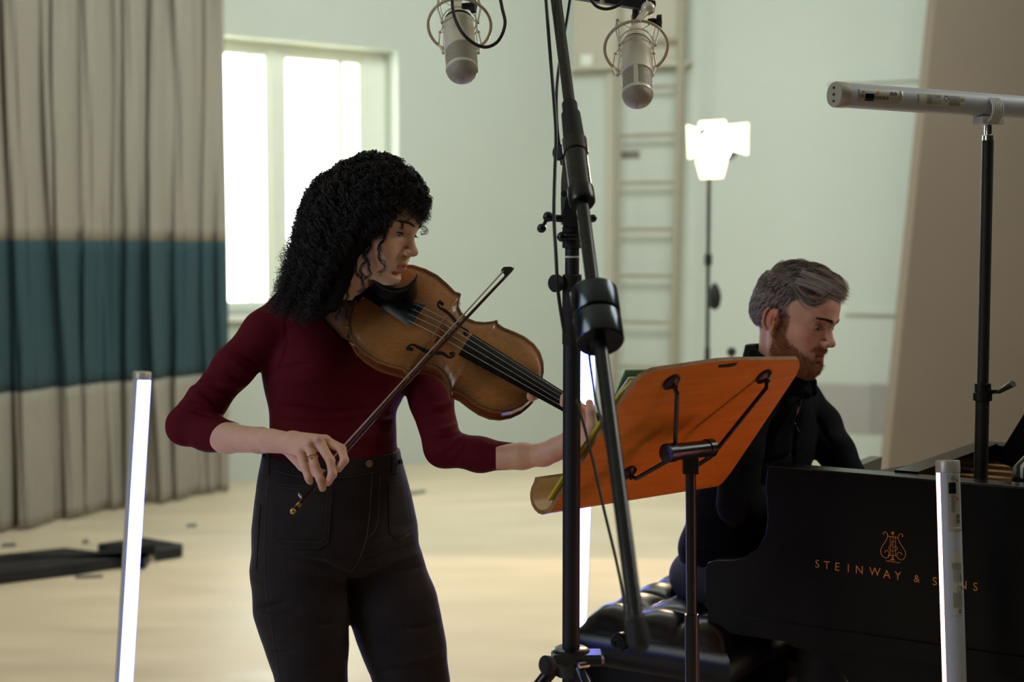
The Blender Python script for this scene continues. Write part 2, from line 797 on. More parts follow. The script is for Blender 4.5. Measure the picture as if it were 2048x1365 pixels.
def Rr(s, n, z):
    return A1 + rd * s + rn * n + np.array([0, 0, z])


def rs_(px, py):
    q = ray_plane(px, py, A1, rn) - A1
    return q @ rd, q[2]


s_r, z_t = ws(795, 102)
_, z_b = ws(470, 632)
s_l = ws(240, 300)[0]
S_end = (A1 - A0) @ wd
S_start = -3.6
T = 0.30


def wbox(mb, s0, s1, z0, z1, n0, n1):
    mb.quadbox([W(s0, n0, z0), W(s1, n0, z0), W(s1, n0, z1), W(s0, n0, z1)], wn * (n1 - n0))


def rbox(mb, s0, s1, z0, z1, n0, n1):
    mb.quadbox([Rr(s0, n0, z0), Rr(s1, n0, z0), Rr(s1, n0, z1), Rr(s0, n0, z1)], rn * (n1 - n0))


mb = MB()
wbox(mb, S_start, s_l, 0, ZC, -T, 0)
wbox(mb, s_r, S_end + 0.3, 0, ZC, -T, 0)
wbox(mb, s_l, s_r, z_t, ZC, -T, 0)
wbox(mb, s_l, s_r, 0, z_b, -T, 0)
struct(mb.build('wall_back', M_wall))
mb = MB()
rbox(mb, -0.3, 7.5, 0, ZC, -0.25, 0)
struct(mb.build('wall_side', M_wall))
mb = MB().box((0.3, 5.2, -0.05), (14.6, 15.4, 0.1))
struct(mb.build('floor', M_floor))
mb = MB().box((0.3, 5.2, ZC + 0.05), (14.6, 15.4, 0.1))
struct(mb.build('ceiling', M_ceil))
mb = MB().box((-6.6, 5.0, ZC / 2), (0.2, 14.6, ZC))
struct(mb.build('wall_left', M_dark))
mb = MB().box((7.3, 5.0, ZC / 2), (0.2, 14.6, ZC))
struct(mb.build('wall_far_right', M_dark))
mb = MB().box((0.3, -2.3, ZC / 2), (14.0, 0.2, ZC))
struct(mb.build('wall_front', M_dark))

# taupe partition wall with a leaning edge, nearer than the ladder wall
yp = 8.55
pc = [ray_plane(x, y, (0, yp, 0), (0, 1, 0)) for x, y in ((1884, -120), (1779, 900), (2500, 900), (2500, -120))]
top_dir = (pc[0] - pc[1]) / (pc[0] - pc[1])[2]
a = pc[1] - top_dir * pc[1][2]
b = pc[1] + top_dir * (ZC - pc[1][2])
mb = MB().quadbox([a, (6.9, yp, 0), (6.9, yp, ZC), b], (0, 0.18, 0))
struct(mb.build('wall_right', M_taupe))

# window: frame, mullions, sashes, panes, sill
M_glass = bpy.data.materials.new('window_glass')
M_glass.use_nodes = True
nt = M_glass.node_tree
nt.nodes.clear()
o_ = nt.nodes.new('ShaderNodeOutputMaterial')
mx_ = nt.nodes.new('ShaderNodeMixShader')
tr_ = nt.nodes.new('ShaderNodeBsdfTransparent')
gl_ = nt.nodes.new('ShaderNodeBsdfGlossy')
gl_.inputs['Roughness'].default_value = 0.05
mx_.inputs[0].default_value = 0.08
nt.links.new(tr_.outputs[0], mx_.inputs[1])
nt.links.new(gl_.outputs[0], mx_.inputs[2])
nt.links.new(mx_.outputs[0], o_.inputs[0])

nF = -0.20


def s_at(px, n=nF):
    q = ray_plane(px, 300, A0 + wn * n, wn) - A0
    return q @ wd


mb = MB()
fr = 0.05
s_fr = s_at(737)
wbox(mb, s_l, s_r, z_t - fr, z_t, nF - 0.05, nF + 0.03)
wbox(mb, s_l, s_r, z_b, z_b + fr, nF - 0.05, nF + 0.03)
wbox(mb, s_l, s_l + fr, z_b + fr, z_t - fr, nF - 0.05, nF + 0.03)
wbox(mb, s_fr - fr, s_r, z_b + fr, z_t - fr, nF - 0.05, nF + 0.03)
win = struct(mb.build('window_1', M_frame))
mull = [(538, 562), (418, 432)]
for a_, b_ in mull:
    mb = MB()
    wbox(mb, s_at(a_), s_at(b_), z_b + fr, z_t - fr, nF - 0.045, nF + 0.035)
    mb.build('mullion', M_frame, win)
cells = [(s_l + fr, s_at(418)), (s_at(432), s_at(538)), (s_at(562), s_fr - fr)]
for a_, b_ in cells:
    mb = MB()
    w_ = 0.035
    wbox(mb, a_, a_ + w_, z_b + fr, z_t - fr, nF - 0.03, nF + 0.015)
    wbox(mb, b_ - w_, b_, z_b + fr, z_t - fr, nF - 0.03, nF + 0.015)
    wbox(mb, a_ + w_, b_ - w_, z_t - fr - w_, z_t - fr, nF - 0.03, nF + 0.015)
    wbox(mb, a_ + w_, b_ - w_, z_b + fr, z_b + fr + w_, nF - 0.03, nF + 0.015)
    mb.build('sash', M_frame, win)
    mb = MB()
    wbox(mb, a_ + w_, b_ - w_, z_b + fr + w_, z_t - fr - w_, nF - 0.012, nF - 0.006)
    mb.build('pane', M_glass, win)
for x0, x1 in ((497, 503), (676, 688)):
    mb = MB()
    wbox(mb, s_at(x0), s_at(x1), z_b + fr, z_t - fr, nF - 0.02, nF)
    mb.build('glazing_bar', M_frame, win)
mb = MB()
wbox(mb, s_l - 0.02, s_r + 0.03, z_b - 0.035, z_b, -0.2, 0.05)
struct(mb.build('window_sill', M_frame))

area('daylight_window', W(s_l - .5, -1.6, 2.1), W(s_r, -.05, 1.75), 1.5, 300, (0.96, 1.0, 0.93), 1.8)

# trims on the ladder wall: duct box, ledge
M_trim = mat('trim_paint', srgb(196, 190, 172), 0.8)
mb = MB()
sa, za = rs_(1150, 136)
sb = rs_(1372, 130)[0]
rbox(mb, sa, sb, za, ZC, 0, 0.05)
struct(mb.build('trim_1', M_trim))
mb = MB()
rbox(mb, sa, sb + 0.05, za - 0.03, za, 0, 0.12)
struct(mb.build('trim_2', M_trim))
mb = MB()
s0 = rs_(1225, 400)[0]
rbox(mb, s0 - 0.04, s0 + 0.02, 0, za, 0, 0.04)
struct(mb.build('trim_3', M_trim))
for xa, ya, xb, yb in ((1690, 622, 1860, 633), (1655, 163, 1900, 166)):
    sa, za_ = rs_(xa, ya)
    sb, _ = rs_(xb, yb)
    mb = MB()
    rbox(mb, sa, sb, za_ - 0.02, za_ + 0.02, 0, 0.035)
    struct(mb.build('trim_4', M_wall))

# wall ladder
M_lad = mat('ladder_wood', srgb(166, 158, 138), 0.6, noise=0.05)
sL, _ = rs_(1243, 500)
sR, _ = rs_(1362, 500)
p0 = Rr(sL, 0.1, 0)
lad = thing('wall_ladder', 'pale ladder standing against the light wall behind the microphone stand', 'ladder', p0)
sRt = rs_(1374, 60)[0]
for (sa, sb, w_) in ((sL, sL + 0.02, 0.013), (sR - 0.03, sRt, 0.03)):
    mb = MB()
    mb.tube([Rr(sa, 0.12, 0.02), Rr(sb, 0.12, 3.4)], w_, 10)
    mb.build('rail', M_lad, lad)
for yy in (86, 178, 273, 367, 459, 551, 643, 732, 822):
    _, z = rs_(1300, yy)
    mb = MB()
    f_ = z / 3.4
    mb.tube([Rr(sL, 0.12, z), Rr((sR - 0.03) * (1 - f_) + sRt * f_, 0.12, z)], 0.014, 8)
    mb.build('rung', M_lad, lad)
# small plates on that wall
sa, za_ = rs_(1241, 303)
sb, zb_ = rs_(1279, 316)
mb = MB()
rbox(mb, sa, sb, zb_, za_, 0.0, 0.012)
tag(mb.build('wall_sign', mat('sign_grey', srgb(120, 112, 100), 0.6)), 'small dull grey plate on the wall behind the ladder rungs', 'sign')
sa, za_ = rs_(1168, 113)
sb, zb_ = rs_(1190, 134)
mb = MB()
rbox(mb, sa, sb, zb_ + 0.006, za_, 0.002, 0.08)
tag(mb.build('white_box', M_frame), 'small white box standing on the high ledge beside the ladder', 'box')

# ventilation grille low on the light wall
M_gr = mat('grille_grey', srgb(196, 192, 186), 0.5)
M_gr2 = mat('grille_dark', srgb(140, 139, 140), 0.6)
sa, zt = rs_(1600, 764)
sb, _ = rs_(1800, 772)
sm, _ = rs_(1741, 770)
_, zb = rs_(1700, 864)
gr = thing('air_grille', 'long grey slatted air grille low on the light wall behind the pianist', 'grille', Rr(sa, 0, zb))
mb = MB()
rbox(mb, sa, sm, zb, zt, 0.0, 0.01)
mb.build('back_plate', M_gr, gr)
mb = MB()
rbox(mb, sm, sb, zb, zt, 0.0, 0.012)
lab(mb.build('dark_plate', M_gr2, gr), 'darker grey plate at the end of the grille')
mb = MB()
for k in range(18):
    z = zb + (zt - zb) * (k + 0.5) / 18
    rbox(mb, sa, sb, z - 0.005, z + 0.004, 0.012, 0.018)
o = mb.build('slats', M_gr, gr)
o['kind'] = 'stuff'

# ------------------------------------------------------------------ curtain
M_cb = mat('curtain_beige', srgb(158, 151, 138), 0.95, noise=0.04, nscale=60, bump=0.35, bscale=900, sheen=0.15)
M_ct = mat('curtain_teal', srgb(50, 76, 84), 0.95, noise=0.06, nscale=60, bump=0.35, bscale=900, sheen=0.05)
cur = thing('curtain', 'heavy floor-length beige curtain with a dark teal band, beside the window', 'curtain', floorpt(250, 1010))
val = [-60, 25, 98, 122, 163, 208, 232, 250, 286, 312, 345, 392, 410, 432, 462]
amp = [.12, .14, .04, .10, .07, .05, .045, .10, .06, .14, .10, .03, .05, .05, .02]


def cur_pt(px, z, zi):
    w_ = z * 0.5
    D0 = 7.55 + (px / 458.0) * 1.25
    i = max(0, min(len(val) - 2, int(np.searchsorted(val, px) - 1)))
    sw = 7 * math.sin(z * 1.1 + val[i] * 0.07)
    t = np.clip((px - val[i]) / (val[i + 1] - val[i]), 0, 1)
    am = 1.25 * amp[i] * (0.85 + 0.25 * math.sin(z * 1.3 + i * 2.1))
    off = -am * (math.sin(math.pi * t) ** 0.65) - 0.012 * math.sin(px * 0.21 + z * 2.2) - 0.006 * math.sin(px * 0.5 - z * 3)
    D = D0 + off
    X = (px + sw * min(1, (458 - px) / 60.0 if px < 458 else 0) - 1024) / F * D0
    return np.array([X, D, z])


def cur_panel(z0, z1, nz, name, m, text=None):
    pxs = np.linspace(-58, 457, 330)
    G = []
    for z in np.linspace(z0, z1, nz):
        G.append([cur_pt(p, z, 0) for p in pxs])
    vs, fs = sheet_solid(np.array(G), 0.006, (0, 1, 0))
    o = link_mesh(name, vs, fs, m, cur, 180)
    if text:
        lab(o, text)


cur_panel(1.552, 4.3, 34, 'upper_panel', M_cb)
cur_panel(0.742, 1.552, 12, 'teal_band', M_ct, 'dark teal band across the curtain')
cur_panel(0.012, 0.742, 12, 'lower_panel', M_cb)

# ------------------------------------------------------------------ flat cases and scraps on the floor at the left
M_case = mat('black_case', srgb(14, 17, 24), 0.45, rvar=0.1, nscale=6)


def slab(name, poly, h, m, label, cat, group=None, detail=None):
    pts = [floorpt(*p) for p in poly]
    c = sum(pts) / len(pts)
    t = thing(name, label, cat, c, group)
    MB().quadbox([p + np.array([0, 0, 0.004]) for p in pts], (0, 0, h)).build('panel', m, t, fix=True)
    if detail:
        for (a, b) in detail:
            pa, pb = floorpt(*a), floorpt(*b)
            MB().tube([pa + np.array([0, 0, h + .006]), pb + np.array([0, 0, h + .006])], 0.006, 6).build('strap', M_bmatte, t)
    return t


slab('flat_case', [(-60, 1178), (-60, 1138), (130, 1118), (215, 1128), (290, 1140), (300, 1128), (150, 1152)], 0.05, M_case,
     'long flat black case lying on the floor at the foot of the curtain', 'case', detail=[((-50, 1150), (240, 1128))])
slab('flat_case', [(196, 1108), (285, 1094), (366, 1108), (364, 1116), (312, 1124), (308, 1112)], 0.045, M_case,
     'short flat black case behind the left standing light tube', 'case', detail=[((215, 1118), (345, 1108))])
M_tape = mat('grey_tape', srgb(120, 112, 100), 0.7)
tp = [([(373, 1050), (392, 1049), (394, 1055), (374, 1056)], 'small grey tape scrap on the floor right of the standing tube'),
      ([(165, 1082), (176, 1080), (178, 1088), (166, 1089)], 'tiny grey tape scrap between curtain and flat cases'),
      ([(4, 1089), (30, 1087), (32, 1094), (2, 1096)], 'grey tape scrap before the curtain at the picture edge'),
      ([(150, 1153), (206, 1151), (206, 1157), (152, 1159)], 'long grey tape strip in front of the flat cases'),
      ([(815, 985), (852, 981), (850, 987), (818, 992)], 'grey tape strip on the floor beyond the violinist\'s hip')]
for poly, l in tp:
    pts = [floorpt(*p) + np.array([0, 0, 0.002]) for p in poly]
    o = MB().quadbox(pts, (0, 0, 0.0015)).build('tape_strip', M_tape, None)
    tag(o, l, 'tape')

# ------------------------------------------------------------------ work lamp on a stand, far right
M_lens = mat('lamp_lens', (1, .8, .5, 1), 0.3, emis=(1.0, 0.80, 0.52, 1), estr=60)
M_door = mat('lamp_door_glow', srgb(235, 225, 200), 0.5, emis=(1.0, 0.80, 0.50, 1), estr=3.0)  # doors given their own glow to look lit by the lens
DL = 7.2
LB = P(1418, 330, DL)
hd = P(1430, 293, DL)
lamp = thing('work_lamp', 'lit studio lamp with open barn doors on a thin black stand', 'lamp', (LB[0], LB[1], 0))
zt = LB[2]
MB().tube([(LB[0], LB[1], 0.9), (LB[0], LB[1], zt - 0.06)], 0.010, 10).build('upper_pole', M_bmatte, lamp)
MB().tube([(LB[0], LB[1], 0.1), (LB[0], LB[1], 1.0)], 0.014, 10).build('lower_pole', M_bmatte, lamp)
MB().lathe((LB[0], LB[1], P(1418, 520, DL)[2]), (0, 0, 1), [(-.03, .012), (-.025, .02), (.025, .02), (.03, .012)], 14).build('collar', M_bmatte, lamp)
for k in range(3):
    a = k * 2.094 - 1.2
    MB().tube([(LB[0], LB[1], 0.32), (LB[0] + .11 * math.cos(a), LB[1] + .3 * math.sin(a), 0.012)], 0.01, 8).build('leg', M_bmatte, lamp)
bq = P(1428, 592, DL)
mb = MB()
mb.lathe(bq + np.array([0, -0.02, -0.07]), (0, 0, 1), [(0, .008), (.015, .026), (.06, .034), (.1, .028), (.135, .01)], 14)
mb.build('ballast_pack', M_rubber, lamp)
face = nrm(np.array([-0.52, -1.0, -0.10]))
sx, sy, _ = frame_of(face)
MB().lathe(hd - face * 0.16, face, [(0, .05), (.02, .085), (.15, .095), (.155, .09)], 28).build('housing', M_gunmetal, lamp)
MB().lathe(hd - face * 0.01, face, [(0, .088), (.012, .08), (.02, .05), (.024, .01)], 28).build('lens', M_lens, lamp)
for (px0, py0, px1, py1, px2, py2, px3, py3) in ((1374, 250, 1398, 258, 1398, 312, 1377, 318), (1458, 250, 1497, 246, 1496, 310, 1458, 300),
                                                 (1392, 320, 1456, 318, 1446, 356, 1402, 358), (1396, 258, 1400, 243, 1450, 240, 1456, 256)):
    q = [P(x, y, DL - 0.10) for x, y in ((px0, py0), (px1, py1), (px2, py2), (px3, py3))]
    MB().quadbox(q, face * 0.006).build('barn_door', M_door, lamp)
ll = bpy.data.lights.new('work_lamp_light', 'SPOT')
ll.energy = 90
ll.color = (1.0, 0.72, 0.42)
ll.spot_size = 2.6
ll.shadow_soft_size = 0.09
lo = bpy.data.objects.new('work_lamp_light', ll)
C.objects.link(lo)
lo.location = Vector(hd + face * 0.14)
lo.rotation_euler = Vector(-(hd * 0 + (hd - np.array([0.2, 3.0, 1.3])))).to_track_quat('-Z', 'Y').to_euler()

# a thin black stand tip behind the pianist's collar
q = P(1463, 704, 6.5)
t = thing('small_stand', 'small round black knob on a thin stand behind the pianist\'s collar', 'stand', (q[0], q[1], 0))
MB().ball(q, 0.022, 14).build('knob', M_rubber, t)
MB().tube([(q[0], q[1], 0.02), q - np.array([0, 0, 0.01])], 0.005, 8).build('pole', M_bmatte, t)
MB().lathe((q[0], q[1], 0.002), (0, 0, 1), [(0, .12), (.015, .12), (.02, .02)], 20).build('base', M_bmatte, t)
# ------------------------------------------------------------------ grand piano
M_pl = mat('piano_lacquer', srgb(8, 8, 10), 0.25, spec=0.22)
M_gold = mat('brass_inlay', srgb(196, 134, 62), 0.42, metal=0.35, spec=0.4)
M_plate = mat('gold_iron_plate', srgb(150, 110, 52), 0.45, metal=0.5, bump=0.2, bscale=120)
M_ivory = mat('white_key', srgb(235, 232, 220), 0.3)
M_felt = mat('red_felt', srgb(110, 25, 25), 0.9)

U = np.array([.852, -.523, 0])
U = nrm(U)
Vv = np.array([-U[1], U[0], 0])
O = P(1535, 932, 3.09)
PN = -Vv


def pp(px, py):
    return ray_plane(px, py, O, PN)


def puz(px, py):
    q = pp(px, py) - O
    return q @ U, q[2] + O[2]


def pw(u, v, z):
    q = O + U * u + Vv * v
    return np.array([q[0], q[1], z])


ZR = O[2]
zb = puz(1415, 1259)[1]
prof_px = [(1533, 945), (1529, 975), (1533, 1010), (1534, 1040), (1529, 1072), (1514, 1099), (1495, 1114), (1470, 1121), (1432, 1122), (1416, 1126), (1409, 1138), (1407, 1215), (1414, 1222), (1414, 1259)]
prof = [(0, ZR)] + [puz(*p) for p in prof_px]
prof[-1] = (prof[-1][0], zb)
LEN = 1.75
outline = prof + [(LEN, zb), (LEN, ZR)]
WID = 0.66
root = pw(0.6, WID / 2, 0)
piano = thing('grand_piano', 'glossy black grand piano with gold lettering and lyre emblem on its side', 'piano', (root[0], root[1], 0))


def side(name, v0, v1):
    mb = MB()
    n = len(outline)
    vs = [pw(u, v0, z) for u, z in outline] + [pw(u, v1, z) for u, z in outline]
    fs = [tuple(range(n)), tuple(range(2 * n - 1, n - 1, -1))] + [(i, (i + 1) % n, n + (i + 1) % n, n + i) for i in range(n)]
    mb.add(vs, fs)
    o = mb.build(name, M_pl, piano, smooth=40)
    b = o.modifiers.new('b', 'BEVEL')
    b.width = 0.0035
    b.segments = 2
    b.limit_method = 'ANGLE'
    b.angle_limit = math.radians(50)
    return o


side('case_side', 0.0, 0.06)
ufar = (ray_plane(1962, 908, O + Vv * WID, PN) - O) @ U
outline = [(ufar, ZR), (ufar - .01, ZR - .12), (ufar - .01, zb), (LEN, zb), (LEN, ZR)]
side('case_side', WID - 0.06, WID)
mb = MB()
mb.quadbox([pw(LEN, 0, zb), pw(LEN, WID, zb), pw(LEN, WID, ZR), pw(LEN, 0, ZR)], U * 0.06)
mb.build('case_tail', M_pl, piano)
uarm = prof[9][0]
MB().quadbox([pw(uarm + .02, .06, zb), pw(uarm + .02, WID - .06, zb), pw(uarm + .02, WID - .06, zb + .05), pw(uarm + .02, .06, zb + .05)], U * (0.5)).build('keybed', M_pl, piano)
u_fb = 0.02
MB().quadbox([pw(u_fb, .06, zb + .1), pw(u_fb, WID - .06, zb + .1), pw(u_fb + .02, WID - .06, ZR - .05), pw(u_fb + .02, .06, ZR - .05)], U * 0.03).build('fallboard', M_pl, piano)
MB().quadbox([pw(uarm + .03, .06, zb + .05), pw(uarm + .03, WID - .06, zb + .05), pw(uarm + .03, WID - .06, zb + .095), pw(uarm + .03, .06, zb + .095)], U * 0.02).build('key_slip', M_pl, piano)
# keys: whites one by one are hidden behind the cheek; joined
mb = MB()
nk = 20
kw = (WID - 0.24) / nk
for k in range(nk):
    v0 = .12 + k * kw
    mb.quadbox([pw(uarm + .055, v0, zb + .09), pw(uarm + .055, v0 + kw * .94, zb + .09), pw(uarm + .055, v0 + kw * .94, zb + .11), pw(uarm + .055, v0, zb + .11)], U * 0.15)
mb.build('white_keys', M_ivory, piano)['kind'] = 'stuff'
mb = MB()
for k in range(nk - 1):
    if k % 7 in (2, 6):
        continue
    v0 = .12 + (k + .7) * kw
    mb.quadbox([pw(uarm + .105, v0, zb + .11), pw(uarm + .105, v0 + kw * .55, zb + .11), pw(uarm + .105, v0 + kw * .55, zb + .122), pw(uarm + .105, v0, zb + .122)], U * 0.10)
mb.build('black_keys', M_pl, piano)['kind'] = 'stuff'
# plate and strings inside the rim
MB().quadbox([pw(.30, .06, ZR - .09), pw(LEN, .06, ZR - .09), pw(LEN, WID - .06, ZR - .09), pw(.30, WID - .06, ZR - .09)], (0, 0, .02)).build('iron_plate', M_plate, piano)
mb = MB()
for k in range(60):
    v = .10 + k * (WID - .2) / 60
    mb.tube([pw(.42, v, ZR - .045), pw(LEN - .05, v, ZR - .045)], 0.0009, 4)
mb.build('strings', M_chrome, piano)['kind'] = 'stuff'
for k in range(5):
    v = .22 + k * .09
    MB().quadbox([pw(.30, v, ZR - .07), pw(.30, v + .03, ZR - .07), pw(LEN, v + .05, ZR - .07), pw(LEN, v + .02, ZR - .07)], (0, 0, .035)).build('plate_strut', M_plate, piano)
# front rail of the action, running across behind the near rim
qa = pw(0.27, 0.02, ZR)
MB().quadbox([pw(.26, .06, ZR - .05), pw(.30, WID - .06, ZR - .05), pw(.30, WID - .06, ZR + .004), pw(.26, .06, ZR + .004)], U * 0.05).build('front_rail', M_pl, piano)


def dpt(px, py, v):
    return ray_plane(px, py, O + Vv * v, PN)


# music shelf seen as the dark strip behind the near rim, and the raised, leaning music desk
sh = [dpt(1738, 944, .12), dpt(1962, 906, .60), dpt(2000, 914, .62), dpt(1800, 952, .14)]
MB().quadbox(sh, (0, 0, -0.022)).build('music_shelf', M_pl, piano)
dk = [dpt(1990, 922, .30), dpt(2058, 812, .30), dpt(2095, 740, .30), dpt(2140, 800, .30), dpt(2040, 942, .30)]
MB().quadbox(dk, Vv * 0.70).build('music_desk', M_pl, piano)
MB().tube([dpt(2036, 962, .12), dpt(2037, 940, .14), dpt(2062, 914, .2)], 0.012, 10).build('desk_hinge', M_pl, piano)
# bottom moulding along the side
m0 = puz(1416, 1222)
MB().quadbox([pw(prof[-1][0] + .004, -.006, m0[1] - .002), pw(LEN, -.006, m0[1] - .002), pw(LEN, -.006, zb), pw(prof[-1][0] + .004, -.006, zb)], Vv * 0.008).build('case_moulding', M_pl, piano)
# front leg with its curved bracket
lg_px = [(1547, 1270), (1549, 1286), (1556, 1298), (1572, 1306), (1604, 1314), (1636, 1327), (1660, 1346), (1676, 1366), (1690, 1400), (1700, 1450), (1706, 1500)]
lg = [puz(*p) for p in lg_px]
lg[0] = (lg[0][0], zb + .01)
lg.append((lg[-1][0] + .01, 0.10))
uR = lg[-1][0] + 0.42
pts = [pw(u, .05, z) for u, z in lg] + [pw(uR - .12, .05, .10), pw(uR - .05, .05, .4), pw(uR, .05, zb + .01)]
MB().quadbox(pts, Vv * 0.16).build('leg', M_pl, piano)
MB().lathe(pw((lg[-1][0] + uR) / 2 - .04, .13, 0.001), (0, 0, 1), [(0, .03), (.02, .045), (.07, .045), (.1, .03)], 16).build('caster', M_gold, piano)
for (u, v) in ((.1, WID - .2), (LEN - .25, WID / 2)):
    MB().lathe(pw(u + .25, v, 0.001), (0, 0, 1), [(0, .04), (.1, .045), (.5, .06), (zb, .08)], 16).build('leg', M_pl, piano)
MB().quadbox([pw(.55, .22, zb - .14), pw(LEN, .22, zb - .14), pw(LEN, .22, zb), pw(.55, .22, zb)], Vv * 0.08).build('under_shade_beam', M_pl, piano)  # black beam added to stand in for the shade below the rim

# gold lettering and emblem, on the plane of the near side
def on_side(v2, px0, py0, px1, py1, width2, n_off=-0.0012):
    """maps flat 2D verts so that (0,0) lies at pixel 0 and (width2,0) at pixel 1"""
    a, b = puz(px0, py0), puz(px1, py1)
    k = (b[0] - a[0]) / width2
    return [pw(a[0] + q[0] * k, n_off, a[1] + q[1] * k) for q in v2]


LET = [('S', 1635, 1128), ('T', 1654, 1131), ('E', 1675, 1134), ('I', 1697, 1137), ('N', 1719, 1140), ('W', 1750, 1144), ('A', 1774, 1149), ('Y', 1796, 1152), ('&', 1834, 1158), ('S', 1870, 1163), ('O', 1898, 1167), ('N', 1926, 1170), ('S', 1951, 1174)]
for ch, px, py in LET:
    v2, f2 = text_flat(ch, 1.0)
    h = v2[:, 1].max() - v2[:, 1].min()
    c = (v2[:, 0].max() + v2[:, 0].min()) / 2
    u0, z0 = puz(px, py)
    k = 0.0172 / h * (0.86 if ch == '&' else 1.0)
    lt = link_mesh('brand_letter', np.array([pw(u0 + (q[0] - c) * k * 0.92, -0.0012, z0 + (q[1] - v2[:, 1].min() - h / 2) * k) for q in v2]), f2, M_gold, piano, 0)
    lab(lt, 'gold capital %s of the lettering on the black side' % (ch if ch != '&' else 'ampersand'))


def em(pts, r0, r1=None, n=6):
    q = [pp(1740 + x / 12.41, 1040 + y / 12.41) - Vv * 0.001 for x, y in pts]
    r = np.array([r0, r0 if r1 is None else r1]) / 12.41 * O[1] / F * 0.95
    return smooth_path(q, n), r


mb = MB()
for pts, r0, r1 in (([(345, 372), (330, 350), (350, 310), (390, 305), (430, 345), (440, 410), (400, 520), (320, 640), (275, 740), (275, 830), (320, 910), (395, 948), (455, 930), (480, 870), (460, 790), (410, 762), (375, 790), (385, 815)], 9, 9),
                    ([(800, 425), (818, 400), (800, 365), (755, 352), (715, 385), (700, 445), (740, 560), (820, 690), (880, 800), (880, 900), (830, 980), (760, 995), (690, 940), (675, 860), (710, 812), (760, 815), (790, 850), (775, 870)], 9, 7),
                    ([(440, 412), (700, 448)], 9, 9), ([(500, 390), (505, 640), (512, 880)], 7, 7), ([(572, 380), (574, 640), (576, 900)], 6, 6), ([(636, 400), (638, 640), (640, 880)], 7, 7),
                    ([(450, 880), (560, 890), (650, 890)], 10, 8), ([(565, 890), (565, 1000)], 16, 20),
                    ([(610, 560), (590, 530), (550, 540), (545, 590), (575, 625), (520, 640), (475, 680), (480, 740), (540, 775), (620, 770), (680, 735), (680, 690), (640, 668), (560, 690)], 6, 6),
                    ([(400, 1022), (480, 1025), (570, 1040), (680, 1062), (755, 1070)], 9, 7), ([(480, 1022), (482, 1055)], 8, 6), ([(572, 1040), (576, 1070)], 8, 6), ([(680, 1060), (682, 1085)], 7, 5), ([(510, 1000), (565, 975), (620, 1010)], 12, 12)):
    q, r = em(pts, r0, r1)
    mb.tube(q, r, 6)
q, _ = em([(570, 330), (571, 331)], 1)
mb.ball(q[0], 38 / 12.41 * O[1] / F, 12)
lab(mb.build('lyre_emblem', M_gold, piano), 'gold lyre emblem above the lettering')

# ------------------------------------------------------------------ bench
M_lea = mat('black_leather', srgb(9, 10, 17), 0.30, bump=0.25, bscale=260, bdist=0.0005, spec=0.42)
M_brown = mat('dark_mahogany', srgb(52, 24, 17), 0.35, noise=0.3, nscale=4, stretch=(1, 1, 8))
BO = P(1150, 1222, 3.30)
BU, BV = U, Vv
ztop = BO[2]
bw, bd = 0.38, 0.72
bench = thing('piano_bench', 'black tufted leather piano bench under the pianist', 'bench', (BO[0] + .3, BO[1] + .3, 0))


def bp(u, v, z):
    q = BO + BU * u + BV * v
    return np.array([q[0], q[1], z])


nu, nv = 60, 100
G = []
nt_u, nt_v = 3, 6
for j in range(nv):
    row = []
    for i in range(nu):
        fu, fv = i / (nu - 1), j / (nv - 1)
        edge = min(fu, 1 - fu, 1) * 2, min(fv, 1 - fv) * 2
        rim = (1 - (1 - min(1, edge[0] * 2.4)) ** 2.6) * (1 - (1 - min(1, edge[1] * 4.2)) ** 2.6)
        tu = abs(math.sin(math.pi * (fu * nt_u)))
        tv = abs(math.sin(math.pi * (fv * nt_v)))
        inner = 1 if 0.04 < fu < 0.96 and 0.03 < fv < 0.97 else 0.5
        h = 0.024 * (tu * tv) ** 0.42 * inner
        row.append(bp(bw * fu, bd * fv, ztop - 0.035 + 0.035 * max(0, rim) + h - 0.012))
    G.append(row)
G = np.array(G)
mb = MB()
mb.grid(G)
sk = []
per = [(i / 30, 0) for i in range(30)] + [(1, j / 40) for j in range(40)] + [(1 - i / 30, 1) for i in range(30)] + [(0, 1 - j / 40) for j in range(40)]
rows = []
for (zz, o_) in ((-.044, .0), (-.058, .010), (-.085, .012), (-.112, .006), (-.120, 0.0)):
    rows.append([bp(bw * fu + (fu - .5) * 2 * o_, bd * fv + (fv - .5) * 2 * o_, ztop + zz) for fu, fv in per] + [bp(-o_, -o_, ztop + zz)])
mb.grid(np.array(rows))
mb.build('cushion', M_lea, bench, smooth=60)
btn = MB
for i in range(1, nt_u):
    for j in range(1, nt_v):
        MB().ball(bp(bw * i / nt_u, bd * j / nt_v, ztop - 0.012), 0.007, 10, sc=(1, 1, .6)).build('button', M_lea, bench)
MB().quadbox([bp(.01, .01, ztop - .21), bp(bw - .01, .01, ztop - .21), bp(bw - .01, bd - .01, ztop - .21), bp(.01, bd - .01, ztop - .21)], (0, 0, .095)).build('frame', M_pl, bench)
for fu in (0.05, bw - 0.05):
    for fv in (0.05, bd - 0.05):
        MB().tube([bp(fu, fv, ztop - .2), bp(fu, fv, 0.001)], [.03, .018], 12).build('leg', M_pl, bench)
kc = ray_plane(1250, 1279, BO - BV * 0.02, PN)
MB().lathe(kc, -BV, [(0, .012), (.012, .012), (.014, .021), (.03, .021), (.034, .017)], 24).build('knob', M_pl, bench)
kb = bench.children[-1]
mb = MB()
for pts in ([(-5, 6), (-8, 0), (-4, 6), (-6, -4), (0, -7), (6, -3), (4, 6), (8, 1), (5, 7)], [(0, -9), (0, 8)], [(-6, 9), (6, 9)]):
    mb.tube(smooth_path([kc - BV * 0.0345 + BU * x * .0013 - np.array([0, 0, 1]) * y * .0013 for x, y in pts], 5), 0.0008, 5)
mb.build('knob_emblem', M_gunmetal, kb)
